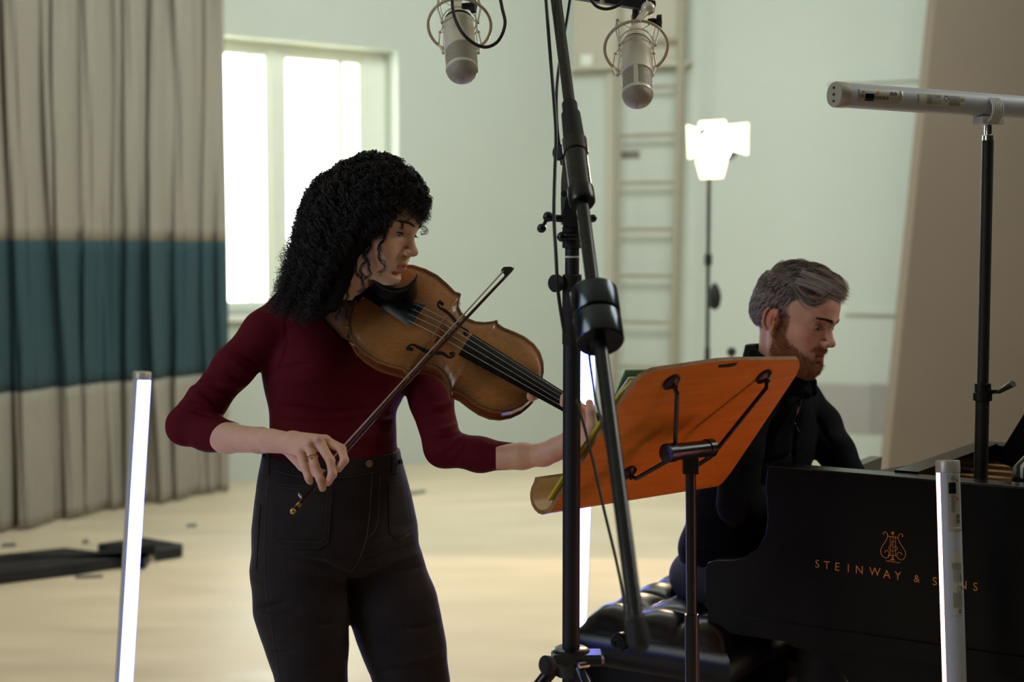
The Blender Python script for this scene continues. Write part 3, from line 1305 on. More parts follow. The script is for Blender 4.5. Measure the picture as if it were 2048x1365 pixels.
MB().tube([kc + BV * 0.04, kc], 0.008, 10).build('knob_shaft', M_chrome, kb)
# brown wooden box below the keyboard
cb = P(1520, 1300, 3.42)
c0 = ray_plane(1636, 1328, O + Vv * .34, PN)
box = thing('wooden_box', 'dark brown wooden box standing under the piano keyboard', 'box', (c0[0], c0[1], 0))
wq = [c0 - U * 0.52, c0, c0 + Vv * .3, c0 - U * 0.52 + Vv * .3]
MB().quadbox([np.array([q[0], q[1], 0.002]) for q in wq], (0, 0, c0[2] - .03)).build('body', M_brown, box)
MB().quadbox([np.array([q[0], q[1], c0[2] - .028]) for q in wq], (0, 0, .025)).build('lid', M_brown, box)

# ------------------------------------------------------------------ LED tube lights
M_tube = mat('tube_white_plastic', srgb(188, 192, 202), 0.42, noise=0.02)
M_cap = mat('tube_end_cap', srgb(190, 184, 170), 0.35, metal=0.3, bump=0.05)
M_e_blue = mat('tube_glow_blue_white', (.6, .6, 1, 1), 0.4, emis=(0.17, 0.20, 1.0, 1), estr=18.0)
M_e_pink = mat('tube_glow_pink', (1, .5, .5, 1), 0.4, emis=(1.0, 0.36, 0.30, 1), estr=12.0)
M_lab = mat('label_paper', srgb(196, 192, 178), 0.5)
M_ink = mat('label_ink', srgb(38, 38, 42), 0.6)
M_scr = mat('small_screen', srgb(16, 26, 32), 0.15)
M_org = mat('warning_orange', srgb(190, 84, 40), 0.5)


def led_tube(name, label, a, b, r, emdir, mem, half=1.15, caps=True, group=None):
    a, b = np.array(a, float), np.array(b, float)
    t = thing(name, label, 'light', b if b[2] < a[2] else a, group)
    ax = nrm(b - a)
    e = nrm(np.array(emdir) - ax * (np.array(emdir) @ ax))
    f = np.cross(ax, e)
    Lh = np.linalg.norm(b - a)

    def arc(a0, a1, n, rr, l0, l1):
        G = []
        for l in (l0, l1):
            G.append([a + ax * l + rr * (e * math.cos(t_) + f * math.sin(t_)) for t_ in np.linspace(a0, a1, n)])
        return np.array(G)
    mb = MB()
    mb.grid(arc(half, 2 * math.pi - half, 26, r, 0.02, Lh - 0.02))
    mb.build('housing', M_tube, t, smooth=60, fix=False)
    mb = MB()
    mb.grid(arc(-half, half, 18, r * 0.985, 0.022, Lh - 0.022))
    lab(mb.build('diffuser', mem, t, smooth=60, fix=False), 'glowing strip of the tube')
    for q, d in ((a, -1), (b, 1)):
        MB().lathe(q - ax * d * 0.024, ax * d, [(0, r * 1.0), (.001, r * 1.045), (.021, r * 1.045), (.024, r * .98)], 32).build('end_cap', M_cap, t)
    return t, ax, e, f, a


def cyl_map(a, ax, e, f, r, along, ang, v2, flip=1):
    """wraps 2D verts (x along the axis, y around) on the tube"""
    out = []
    for x, y in v2:
        th = ang + y / r * flip
        out.append(a + ax * (along + x) + (r + 0.0006) * (e * math.cos(th) + f * math.sin(th)))
    return np.array(out)


def panel(t, a, ax, e, f, r, ang, flip, l0=0.045, side_=0):
    """control panel with screen and round buttons, and the printed rating label"""
    def rect(name, x0, x1, y0, y1, m, off=0.0, parent=t, rr=0):
        G = []
        for x in np.linspace(x0, x1, 8):
            G.append(list(cyl_map(a, ax, e, f, r + off, 0, ang, [(x, y) for y in np.linspace(y0, y1, 8)], flip)))
        mb = MB()
        mb.grid(np.array(G))
        return mb.build(name, m, parent, smooth=60, fix=False)
    pn = rect('control_panel', l0, l0 + .098, -.013, .013, M_cap, 0.0004)
    rect('screen', l0 + .014, l0 + .035, -.003, .011, M_scr, 0.0010, pn)

    def ring(cx, cy, rad, m=M_ink, fill=False):
        mb = MB()
        pts = [(cx + rad * math.cos(q), cy + rad * math.sin(q)) for q in np.linspace(0, 2 * math.pi, 17)]
        if fill:
            p = cyl_map(a, ax, e, f, r + .001, 0, ang, pts[:-1], flip)
            mb.add(p, [tuple(range(16))])
        else:
            p = cyl_map(a, ax, e, f, r + .0008, 0, ang, pts, flip)
            mb.tube(p, 0.00035, 4, cap=False)
        return mb
    for k in range(4):
        ring(l0 + .041 + k * .0085, .0035, .0033).build('button', M_ink, pn)
        ring(l0 + .041 + k * .0085, .0035, .0009, fill=True).build('button', M_ink, pn)
    ring(l0 + .006, .002, .0033).build('button', M_ink, pn)
    ring(l0 + .010, -.006, .0018, fill=True).build('button', M_ink, pn)
    for dx in (.078, .087):
        ring(l0 + dx, -.006, .0036).build('button', M_ink, pn)
        ring(l0 + dx, -.006, .0018).build('button', M_ink, pn)
    p = cyl_map(a, ax, e, f, r + .001, 0, ang, [(l0 + .040, -.003), (l0 + .049, -.003), (l0 + .0445, -.010)], flip)
    MB().add(p, [(0, 1, 2)]).build('warning_mark', M_org, pn, 0, fix=False)
    # thumb notch at the end of the panel
    mb = MB()
    G = []
    for x in np.linspace(0, .008, 5):
        G.append(list(cyl_map(a, ax, e, f, r + .0006 + .0012 * math.sin(x / .008 * math.pi), 0, ang, [(l0 + .098 + x, y) for y in np.linspace(-.0125, .0125, 8)], flip)))
    mb.grid(np.array(G))
    mb.build('panel_notch', M_cap, t, smooth=60, fix=False)
    # rating label with rows of tiny print, after the panel
    L1 = l0 + .145
    lb = rect('rating_label', L1, L1 + .118, -.012, .012, M_lab, 0.0004)
    mb = MB()
    rr_ = random.Random(3)

    def dash(x0, x1, y, h):
        p = cyl_map(a, ax, e, f, r + .0009, 0, ang, [(x0, y), (x1, y), (x1, y + h), (x0, y + h)], flip)
        mb.add(p, [(0, 1, 2, 3)])
    for cx0, cx1, rows in ((.020, .034, 9), (.036, .056, 5), (.076, .104, 9)):
        for k in range(rows):
            y = -.010 + k * .020 / rows
            x = cx0
            while x < cx1:
                w = rr_.uniform(.001, .004)
                dash(L1 + x, L1 + min(cx1, x + w), y, .0008)
                x += w + .0006
    mb.build('fine_print', M_ink, lb, 0, fix=False)
    mb = MB()
    for s_, x, y, sz, rot in (('CE', .040, -.006, .006, 0), ('EHC', .048, -.006, .005, 0), ('c', .064, -.008, .004, 0), ('UL', .066, -.007, .0055, 0)):
        v2, f2 = text_flat(s_, sz)
        v2 = v2 * np.array([1, -1]) + np.array([L1 + x, y])
        mb.add(cyl_map(a, ax, e, f, r + .0009, 0, ang, v2, flip), f2)
    v2, f2 = text_flat('BIB', .009)
    v2 = v2 * np.array([.72, -1]) + np.array([L1 + .106, -.001])
    mb.add(cyl_map(a, ax, e, f, r + .0009, 0, ang, v2, flip), f2)
    mb.build('label_text', M_ink, lb, 0, fix=False)['kind'] = 'stuff'
    ring(L1 + .069, -.005, .0052).build('label_mark', M_ink, lb)


# standing tube at the left
D1 = 4.1
a = P(284.5, 744, D1)
b_ = P(247, 1365, D1 + 0.02)
dirn = nrm(b_ - a)
b = a + dirn * ((a[2] - 0.012) / -dirn[2])
led_tube('light_tube', 'upright glowing white LED tube standing before the curtain', a, b, 17.2 / F * D1, (.85, -.80, 0), M_e_blue, 1.0)
# standing tube behind the bench
D2 = 4.3
a = P(1177, 668, D2)
b_ = P(1158, 1200, D2)
dirn = nrm(b_ - a)
b = a + dirn * ((a[2] - 0.012) / -dirn[2])
led_tube('light_tube', 'upright glowing white LED tube behind the music stand and tall microphone stand', a, b, 17.0 / F * D2, (-.12, -1.0, 0), M_e_blue, 1.2)
# standing tube in front of the piano
D3 = 2.72
a = P(1895, 921, D3)
b_ = P(1909, 1365, D3 - 0.03)
dirn = nrm(b_ - a)
b = a + dirn * ((a[2] - 0.012) / -dirn[2])
R3 = 23.0 / F * D3
t, ax, e, f, a0 = led_tube('light_tube', 'upright white LED tube with pink glow standing in front of the piano', a, b, R3, (-1.0, 0.20, 0), M_e_pink, 0.74)
w = np.array([math.sin(.20), -math.cos(.20), 0])
ang = math.atan2(w @ f, w @ e)
rt_ = math.atan2(RT @ f, RT @ e)
panel(t, a0, ax, e, f, R3, ang, 1 if math.sin(rt_ - ang) < 0 else -1, l0=.028)
# horizontal tube on the stand at the right
a = P(1668, 189, 2.78)
b = P(2300, 234, 3.12)
R4 = 25.0 / F * 2.78
t, ax, e, f, a0 = led_tube('light_tube', 'horizontal white LED tube clamped on top of the black stand', a, b, R4, (0.1, 1.0, 0.2), M_e_pink, 0.5)
w = np.array([0, -1, 0.0])
ang = math.atan2(w @ f, w @ e)
up_ = math.atan2(np.array([0, 0, 1.0]) @ f, np.array([0, 0, 1.0]) @ e)
sgn = 1 if math.sin(ang - up_) > 0 else -1
panel(t, a0, ax, e, f, R4, ang, sgn, l0=.042)
for dz in (-.013, 0, .013):
    MB().lathe(a0 + np.array([0, 0, dz]) - ax * 0.0005, -ax, [(0, .0026), (.0012, .0026), (.0014, .001)], 10).build('screw', M_bmatte, t)

# clamp, spigot and stand below it
sp = P(1977, 222, 2.93)
SX, SY = sp[0], sp[1]
st = thing('light_stand', 'tall black stand carrying the horizontal LED tube, before the piano', 'stand', (SX, SY, 0))
zt = P(1977, 281, 2.93)[2]
z1 = P(1977, 800, 2.93)[2]
M_clip = mat('translucent_clip', srgb(205, 204, 198), 0.3, spec=0.5)
clp = MB()
axx = nrm(np.array(ax))
rng = []
for k in range(25):
    t_ = 2 * math.pi * k / 24
    rng.append(sp + (R4 + .003) * (e * math.cos(t_) + f * math.sin(t_)))
for o_ in np.linspace(-.012, .012, 5):
    clp.tube(np.array(rng) + axx * o_, 0.0028, 8, cap=False)
zc = P(1977, 242, 2.93)[2]
clp.box((SX, SY, zc), (.056, .03, .016), ax=(axx, np.cross((0, 0, 1), axx), (0, 0, 1)))
lab(clp.build('tube_clip', M_clip, st), 'clear plastic clip around the tube')
MB().lathe((SX, SY, zt), (0, 0, 1), [(0, .011), (.010, .011), (.012, .0075), (zc - zt - .006, .0075), (zc - zt, .009)], 20).build('spigot', M_chrome, st)
MB().tube([(SX, SY, z1), (SX, SY, zt)], 0.0118, 20).build('upper_pole', M_bmatte, st)
MB().tube([(SX, SY, 0.05), (SX, SY, z1 + .01)], 0.0142, 20).build('lower_pole', M_bmatte, st)
MB().lathe((SX, SY, z1 - .006), (0, 0, 1), [(0, .0185), (.001, .0195), (.017, .0195), (.018, .017), (.036, .017), (.037, .0145)], 24).build('collar', M_black, st)
kp = P(2000, 783, 2.90)
kq = P(2026, 768, 2.88)
mb = MB()
mb.tube([(SX + .014, SY, z1 + .012), kp], .005, 8)
mb.tube([kp, kq], [.009, .014], 10, flat=.5)
mb.build('clamp_lever', M_black, st)
for k in range(3):
    an = k * 2.094 + 0.5
    MB().tube([(SX + .015 * math.cos(an), SY + .015 * math.sin(an), .30), (SX + .42 * math.cos(an), SY + .42 * math.sin(an), .013)], .009, 8).build('leg', M_bmatte, st)

# ------------------------------------------------------------------ tall microphone stand with boom
DP = 2.66
pb = P(1144, 560, DP)
PXW, PYW = pb[0], pb[1]
ms = thing('microphone_stand', 'tall black boom stand with cylindrical counterweight, in front of violinist\'s hand', 'stand', (PXW, PYW, 0))


def zp(py, d=DP):
    return P(1144, py, d)[2]


MB().tube([(PXW, PYW, .25), (PXW, PYW, zp(690))], 17.8 / F * DP, 28).build('lower_pole', M_bmatte, ms)
MB().lathe((PXW, PYW, zp(690)), (0, 0, 1), [(0, 18.2 / F * DP), (.002, 19.4 / F * DP), (zp(549) - zp(690) - .002, 19.4 / F * DP), (zp(549) - zp(690), 17.5 / F * DP)], 28).build('pole_sleeve', M_rubber, ms)
MB().tube([(PXW, PYW, zp(560)), (PXW, PYW, zp(440))], 14.2 / F * DP, 24).build('upper_pole', M_bmatte, ms)
lab(MB().lathe((PXW, PYW, zp(516)), (0, 0, 1), [(0, .0137), (.0035, .0137)], 24, cap=False).build('white_ring', mat('white_mark', srgb(210, 210, 205), .6), ms), 'thin white ring on the pole')
# sleeve knob to the left
q0, q1 = P(1128, 566, DP), P(1113, 567, DP - .01)
MB().lathe(q0, q1 - q0, [(0, .006), (.008, .006), (.009, .014), (.013, .0165), (.024, .0165), (.028, .013)], 20).build('sleeve_knob', M_rubber, ms)
# swivel joint
MB().lathe((PXW, PYW, zp(497)), (0, 0, 1), [(0, .0165), (.002, .0185), (zp(455) - zp(497), .0185), (zp(452) - zp(497), .016)], 20).build('joint_base', M_rubber, ms)
mb = MB()
q0, q1 = P(1150, 440, DP - .02), P(1085, 437, DP - .03)
mb.tube([P(1188, 437, DP - .02), q0], .0075, 12)
mb.tube([q0, P(1100, 436, DP - .03)], [.008, .0065], 12)
mb.ball(P(1096, 434, DP - .03), .0100, 14)
mb.tube([P(1094, 438, DP - .03), P(1083, 458, DP - .035)], .0035, 10)
mb.ball(P(1083, 457, DP - .035), .0088, 14)
mb.ball(P(1186, 437, DP - .02), .0075, 12)
mb.build('crank_handle', M_black, ms)
mb = MB()
q0, q1 = P(1150, 474, DP - .02), P(1118, 474, DP - .03)
mb.tube([q0, P(1128, 474, DP - .03)], .008, 12)
mb.ball(P(1124, 474, DP - .03), .0098, 14)
mb.build('joint_screw', M_black, ms)
# swivel plates
out = [(1128, 296), (1140, 300), (1152, 420), (1150, 450), (1122, 450), (1121, 400), (1122, 360)]
q = [P(x, y, DP + .012) for x, y in out]
MB().quadbox(q, FW * -0.012).build('swivel_plate', M_greyplate, ms)
q = [P(x, y, DP - .012) for x, y in ((1136, 380), (1162, 400), (1160, 455), (1126, 455), (1124, 430))]
MB().quadbox(q, FW * -0.02).build('swivel_block', M_rubber, ms)
MB().lathe(P(1128, 388, DP - .002), -FW, [(0, .004), (.003, .006), (.004, .003)], 12).build('bolt', M_rubber, ms)
# boom: from high up at the back, down towards the camera
Bt = P(1098, -110, 2.92)
Bb = P(1275, 1266, 2.02)


def bm_(t):
    return Bt + (Bb - Bt) * t


def t_at(py):
    lo, hi = 0.0, 1.0
    for _ in range(40):
        m = (lo + hi) / 2
        if px_of([bm_(m)])[1][0] < py:
            lo = m
        else:
            hi = m
    return lo


bd_ = nrm(Bb - Bt)
MB().tube([Bt, bm_(t_at(300))], .0112, 20).build('boom_tube', M_black, ms)
MB().tube([bm_(t_at(290)), Bb], .0118, 20).build('boom_tube', M_black, ms)
tg = bm_(t_at(207))
Lg = np.linalg.norm(bm_(t_at(298)) - tg)
MB().lathe(tg, bd_, [(0, .0125), (.002, .0145), (Lg * .22, .0145), (Lg * .25, .0178), (Lg, .0205)], 26).build('grip', M_rubber, ms)
tg = bm_(t_at(280))
Lg = np.linalg.norm(bm_(t_at(408)) - tg)
MB().lathe(tg, bd_, [(0, .021), (.003, .0232), (Lg * .22, .0232), (Lg * .225, .0205), (Lg * .78, .0205), (Lg * .785, .0238), (Lg * .97, .0238), (Lg, .021)], 30).build('boom_sleeve', M_black, ms)
q0 = bm_(t_at(300))
MB().lathe(P(1126, 306, 2.68), P(1110, 304, 2.66) - P(1126, 306, 2.68), [(-.012, .006), (.0, .006), (.002, .012), (.006, .0155), (.013, .0155), (.016, .012)], 18).build('sleeve_knob', M_rubber, ms)
tw = bm_(t_at(583))
Lw = np.linalg.norm(bm_(t_at(686)) - tw)
rw = 47.0 / F * 2.42
for nme, f0, f1 in (('counterweight', 0.0, .49), ('counterweight', .51, 1.0)):
    MB().lathe(tw + bd_ * Lw * f0, bd_, [(0, rw * .94), (.003, rw), (Lw * (f1 - f0) - .003, rw), (Lw * (f1 - f0), rw * .95)], 48).build(nme, M_gunmetal, ms)
MB().lathe(bm_(t_at(1240)), bd_, [(0, .012), (.004, .0155), (.03, .017), (.045, .013)], 20).build('boom_end', M_rubber, ms)
# foot bracket
zf = zp(1312)
mb = MB()
mb.lathe((PXW, PYW, zf - .05), (0, 0, 1), [(0, .030), (.04, .036), (.048, .036), (.052, .030)], 24)
mb.box((PXW + .012, PYW - .01, zf - .014), (.10, .055, .022), bev=.006)
mb.build('foot_bracket', M_black, ms)
MB().lathe(P(1108, 1330, 2.62), P(1084, 1332, 2.6) - P(1108, 1330, 2.62), [(0, .008), (.006, .008), (.008, .016), (.022, .018), (.027, .013)], 18).build('foot_knob', M_rubber, ms)
for k, an in enumerate((3.35, 5.25, 1.2)):
    c_, s_ = math.cos(an), math.sin(an)
    MB().tube([(PXW + .03 * c_, PYW + .03 * s_, zf - .03), (PXW + .62 * c_, PYW + .62 * s_, .016)], .013, 12).build('leg', M_black, ms)
    MB().lathe((PXW + .042 * c_, PYW + .042 * s_, zf - .02), (-s_, c_, 0), [(-.012, .004), (-.011, .007), (.011, .007), (.012, .004)], 10).build('bolt', M_chrome, ms)
    MB().tube([(PXW, PYW, .36), (PXW + .32 * c_, PYW + .32 * s_, .26)], .006, 8).build('brace', M_black, ms)

# stereo bar and the two microphones
M_nick = mat('satin_nickel', srgb(236, 232, 214), 0.36, metal=0.3, rvar=0.05, nscale=60)
M_ring = mat('champagne_ring', srgb(196, 180, 150), 0.4, metal=0.2)
M_elas = mat('elastic_cord', srgb(180, 172, 155), 0.7)
bL, bR = P(1150, -12, 2.86), P(1300, 12, 2.84)
bar = thing('stereo_bar', 'black flat metal bar above the right microphone', 'bar', (bL + bR) / 2)
bdv = nrm(bR - bL)
byv = nrm(np.cross((0, 0, 1), bdv))
MB().box((bL + bR) / 2 - bdv * .12, (np.linalg.norm(bR - bL) + .26, .03, .02), ax=(bdv, byv, np.cross(bdv, byv))).build('beam', M_bmatte, bar)
MB().lathe(P(1204, 3, 2.83), (0, -1, -.3), [(0, .005), (.006, .005), (.007, .002)], 12).build('screw', M_nick, bar)


def grid_material():
    m = bpy.data.materials.new('wire_mesh')
    m.use_nodes = True
    nt = m.node_tree
    b = nt.nodes['Principled BSDF']
    b.inputs['Metallic'].default_value = 0.25
    b.inputs['Roughness'].default_value = 0.4
    at = nt.nodes.new('ShaderNodeUVMap')
    at.uv_map = 'UVMap'
    sp = nt.nodes.new('ShaderNodeSeparateXYZ')
    nt.links.new(at.outputs[0], sp.inputs[0])
    outs = []
    for sg in (1, -1):
        ad = nt.nodes.new('ShaderNodeMath')
        ad.operation = 'MULTIPLY_ADD'
        ad.inputs[1].default_value = sg
        nt.links.new(sp.outputs[1], ad.inputs[0])
        nt.links.new(sp.outputs[0], ad.inputs[2])
        sn = nt.nodes.new('ShaderNodeMath')
        sn.operation = 'SINE'
        nt.links.new(ad.outputs[0], sn.inputs[0])
        ab = nt.nodes.new('ShaderNodeMath')
        ab.operation = 'ABSOLUTE'
        nt.links.new(sn.outputs[0], ab.inputs[0])
        outs.append(ab)
    mn = nt.nodes.new('ShaderNodeMath')
    mn.operation = 'MINIMUM'
    nt.links.new(outs[0].outputs[0], mn.inputs[0])
    nt.links.new(outs[1].outputs[0], mn.inputs[1])
    rp = nt.nodes.new('ShaderNodeValToRGB')
    rp.color_ramp.elements[0].position = 0.28
    rp.color_ramp.elements[0].color = srgb(240, 232, 212)
    rp.color_ramp.elements[1].position = 0.50
    rp.color_ramp.elements[1].color = srgb(84, 78, 68)
    nt.links.new(mn.outputs[0], rp.inputs[0])
    nt.links.new(rp.outputs[0], b.inputs['Base Color'])
    bp = nt.nodes.new('ShaderNodeBump')
    bp.inputs['Strength'].default_value = 0.6
    bp.inputs['Distance'].default_value = 0.0006
    bp.invert = True
    nt.links.new(mn.outputs[0], bp.inputs['Height'])
    nt.links.new(bp.outputs[0], b.inputs['Normal'])
    return m


M_mesh = grid_material()


def uv_surface(name, G, m, parent, su, sv):
    mb = MB()
    mb.grid(G)
    o = mb.build(name, m, parent, smooth=180, fix=False)
    uv = o.data.uv_layers.new(name='UVMap')
    n, mm = G.shape[:2]
    for lp in o.data.loops:
        i, k = divmod(lp.vertex_index, mm)
        uv.data[lp.index].uv = (k / (mm - 1) * su, i / (n - 1) * sv)
    return o


def microphone(label, cpx, d, top, tip, ring_c, rings, yoke, strut_left, facing):
    """top / tip: pixel of the body's upper end and of the dome's lowest point"""
    tipW = P(tip[0], tip[1], d - 0.055)
    topW = P(top[0], top[1], d + 0.045)
    ax = nrm(topW - tipW)
    r = 31.0 / F * d
    t = thing('condenser_microphone', label, 'microphone', tipW)
    sx, sy, _ = frame_of(ax, (0, 1, 0))
    L = np.linalg.norm(topW - tipW)

    def surf(h0, r0, h1, r1, n=8, m=64, a0=0, a1=2 * math.pi, prof=None):
        G = []
        for i in range(n):
            w = i / (n - 1)
            if prof:
                h, rr = prof(w)
            else:
                h, rr = h0 + (h1 - h0) * w, r0 + (r1 - r0) * w
            G.append([tipW + ax * h + rr * (sx * math.cos(q) + sy * math.sin(q)) for q in np.linspace(a0, a1, m)])
        return np.array(G)
    hd_ = r * 0.72
    uv_surface('grille_dome', surf(0, 0, 0, 0, 14, prof=lambda w: (hd_ * (1 - math.cos(w * math.pi / 2) ** 1.0) if w < 1 else hd_, r * .985 * math.sin(max(.02, w) * math.pi / 2) ** .9)), M_mesh, t, 110, 34)
    MB().lathe(tipW + ax * hd_, ax, [(-.001, r * .98), (0, r * 1.02), (.006, r * 1.02), (.007, r * .98)], 48).build('grille_rim', M_nick, t)
    h1 = L * .42
    uv_surface('grille_side', surf(hd_ + .006, r * .97, h1, r * .97, 6), M_mesh, t, 110, 36)
    an = facing
    for aa in (an, an + math.pi):
        c_, s_ = math.cos(aa), math.sin(aa)
        q = sx * c_ + sy * s_
        MB().box(tipW + ax * (hd_ + h1) / 2 + q * r * .985, (.003, .008, h1 - hd_ + .004), ax=(q, np.cross(ax, q), ax)).build('grille_bar', M_nick, t)
    MB().lathe(tipW + ax * h1, ax, [(-.002, r * .98), (0, r * 1.05), (.012, r * 1.04), (.018, r * 1.0), (L * .42, r * .98), (L * .44, r * .95)], 48).build('body', M_nick, t)
    hb = h1 + L * .44
    for k in range(2):
        MB().lathe(tipW + ax * (hb + .001 + k * .004), ax, [(0, r * .93), (.0022, r * .93)], 40).build('dark_groove', M_rubber, t)
    MB().lathe(tipW + ax * hb, ax, [(0, r * .86), (.008, r * .86), (.012, r * .80), (.03, r * .62), (.034, r * .5), (.05, r * .4)], 40).build('shoulder', M_nick, t)
    MB().tube([tipW + ax * (hb + .045), tipW + ax * (hb + .085)], .0095, 16).build('connector', M_chrome, t)
    # shock mount: its own thing
    rc = P(*ring_c, d + .012)
    sm = thing('shock_mount', label.replace('silver microphone', 'ring shock mount of the microphone').replace('hanging', 'hanging'), 'mount', rc)
    Rr_ = rings[0] / F * d
    tl = rings[1]
    fx = np.array([1, 0, rings[2]])
    fx = nrm(fx)
    nn = nrm(np.array([0, math.cos(tl), 0]) + np.array([0, 0, math.sin(tl)]))
    fy = nrm(np.cross(fx, nn))
    fx = nrm(np.cross(nn, fy))
    ringp = [rc + Rr_ * (fx * math.cos(q) + fy * math.sin(q)) for q in np.linspace(0, 2 * math.pi, 65)]
    MB().tube(np.array(ringp), .0031, 10, cap=False).build('ring', M_ring, sm)
    inner = [rc + r * 1.12 * (fx * math.cos(q) + fy * math.sin(q)) for q in np.linspace(0, 2 * math.pi, 49)]
    bl = []
    for k in range(4):
        q = math.pi / 4 + k * math.pi / 2
        d_ = fx * math.cos(q) + fy * math.sin(q)
        base = rc + d_ * Rr_ * .98
        hi_ = base + ax * .030 - d_ * .006
        lo_ = base - ax * .034 - d_ * .012
        MB().tube([hi_, base], .0020, 8).build('post', M_nick, sm)
        MB().tube([base, lo_], .0022, 8).build('post', M_nick, sm)
        for pt in (hi_, lo_, base):
            bl.append(pt)
        ii = rc + d_ * r * 1.05
        d2 = fx * math.cos(q + .5) + fy * math.sin(q + .5)
        d3 = fx * math.cos(q - .5) + fy * math.sin(q - .5)
        for (s0, s1) in ((hi_, rc + d2 * r * 1.1 + ax * .012), (hi_, rc + d3 * r * 1.1 + ax * .012), (lo_, rc + d2 * r * 1.1 - ax * .012), (lo_, rc + d3 * r * 1.1 - ax * .012)):
            MB().tube([s0, s1], .0007, 5).build('elastic', M_elas, sm)
    for pt in bl:
        MB().ball(pt, .0034, 10).build('post_tip', M_ring, sm)
    MB().tube(np.array(inner) + ax * .012, .0016, 8, cap=False).build('inner_ring', M_nick, sm)
    MB().tube(np.array(inner) - ax * .004, .0012, 8, cap=False).build('inner_ring', M_nick, sm)
    # swivel yoke up to the bar
    y0 = rc + fy * Rr_ * (1 if (rc + fy * Rr_)[2] > rc[2] else -1)
    yk = P(yoke[0], yoke[1], d - .01)
    MB().tube([y0, (y0 * .5 + yk * .5), yk], [.0075, .0095, .007], 14, flat=.7).build('swivel_arm', M_nick, sm)
    MB().ball(yk, 14.5 / F * d, 20).build('swivel_ball', M_nick, sm)
    MB().tube([yk, yk + np.array([0, .005, .05])], .006, 12).build('stud', M_chrome, sm)
    kx = P(yoke[0] + 12, yoke[1] + 26, d - .01)
    ks = nrm(RT + np.array([0, -.2, 0]))
    MB().lathe(kx - ks * .012, ks, [(0, .006), (.012, .007), (.018, .0055)], 14).build('knob_shaft', M_black, sm)
    mb = MB()
    pf = []
    for k in range(30):
        q = 2 * math.pi * k / 30
        rr = .0125 + .0022 * math.cos(5 * q)
        x_, y_, _ = frame_of(ks)
        pf.append(kx + ks * .006 + rr * (x_ * math.cos(q) + y_ * math.sin(q)))
    mb.quadbox(pf, ks * .009)
    mb.build('knob', M_bmatte, sm)
    return t, sm, ax


microphone('left silver microphone hanging at the top, looped by a black cable', 921, 2.86, (916, 28), (925, 158), (919, 52), (63, .72, 0.0), (924, -14), 0, .15)
microphone('right silver microphone hanging under the black bar, nearer the lamp', 1275, 2.84, (1272, 74), (1275, 208), (1272, 96), (63, .72, 0.0), (1296, 17), 0, -1.75)
MB_ = MB().tube([P(1272, 12, 2.87), P(1272, 42, 2.87)], .0075, 14)
o = MB_.build('connector_sleeve', M_bmatte, bar)

# cables
M_cable = mat('black_cable', srgb(17, 17, 19), 0.45)


def cable(label, pts, r):
    q = smooth_path([P(*p) for p in pts], 10)
    tag(MB().tube(q, r, 10).build('cable', M_cable), label, 'cable')


cable('black cable looping in front of the left microphone', [(903, -20, 2.80), (908, 30, 2.78), (925, 66, 2.77), (950, 88, 2.77), (975, 94, 2.77), (998, 80, 2.77), (1010, 48, 2.78), (1004, 15, 2.8), (996, -25, 2.82)], .0033)
cable('black cable hanging straight down left of the boom grip', [(1090, -30, 2.80), (1098, 80, 2.76), (1107, 190, 2.70), (1112, 270, 2.66), (1110, 340, 2.64), (1108, 430, 2.60), (1112, 510, 2.58), (1116, 580, 2.58), (1126, 650, 2.60), (1134, 690, 2.63)], .0034)
cable('black cable crossing behind the boom near the top', [(1143, -20, 2.90), (1133, 45, 2.88), (1119, 125, 2.83), (1113, 190, 2.74), (1115, 260, 2.68), (1124, 330, 2.70)], .0030)
cable('short black cable sagging below the stereo bar', [(1176, -12, 2.80), (1190, 10, 2.80), (1212, 18, 2.80), (1238, 10, 2.80), (1258, -10, 2.80)], .0032)
cable('thin black cable falling from the counterweight to the boom end', [(1177, 700, 2.34), (1182, 740, 2.31), (1192, 800, 2.28), (1212, 880, 2.24), (1226, 960, 2.20), (1234, 1030, 2.17), (1247, 1130, 2.12), (1258, 1215, 2.08)], .0026)
cable('thin black cable running from the pole to the bench knob', [(1152, 800, 2.62), (1166, 845, 2.58), (1184, 915, 2.52), (1208, 1020, 2.42), (1232, 1120, 2.34), (1246, 1190, 2.28), (1252, 1245, 2.22), (1262, 1262, 2.14)], .0026)

# ------------------------------------------------------------------ music stand
M_ply = mat('orange_plywood', srgb(232, 138, 46), 0.38, noise=0.10, nscale=9, stretch=(1, 1, 9), bump=0.03, bscale=400, coat=0.15)
M_pin = mat('plywood_light', srgb(226, 190, 138), 0.45, noise=0.08, nscale=12, stretch=(1, 1, 8))
M_plyedge = mat('plywood_edge', srgb(150, 108, 64), 0.6, noise=0.3, nscale=40)
BL = P(1128, 1006, 2.80)
Wv = nrm(np.array([.35, .30, 0]))
Uv = np.array([.148, -.17, .25])
Uv = nrm(Uv - Wv * (Uv @ Wv))
Nb = nrm(np.cross(Wv, Uv))
if Nb @ FW > 0:
    Nb = -Nb     # outward normal of the back, towards the camera


def dkpt(px, py, off=0.0):
    q = ray_plane(px, py, BL + Nb * off, Nb)
    return q


def dk_uv(px, py):
    q = dkpt(px, py) - BL
    return q @ Wv, q @ Uv


stand = thing('music_stand', 'bent orange plywood music stand on a black post, seen from behind', 'stand', (P(1392, 1200, 2.9)[0], P(1392, 1200, 2.9)[1], 0))
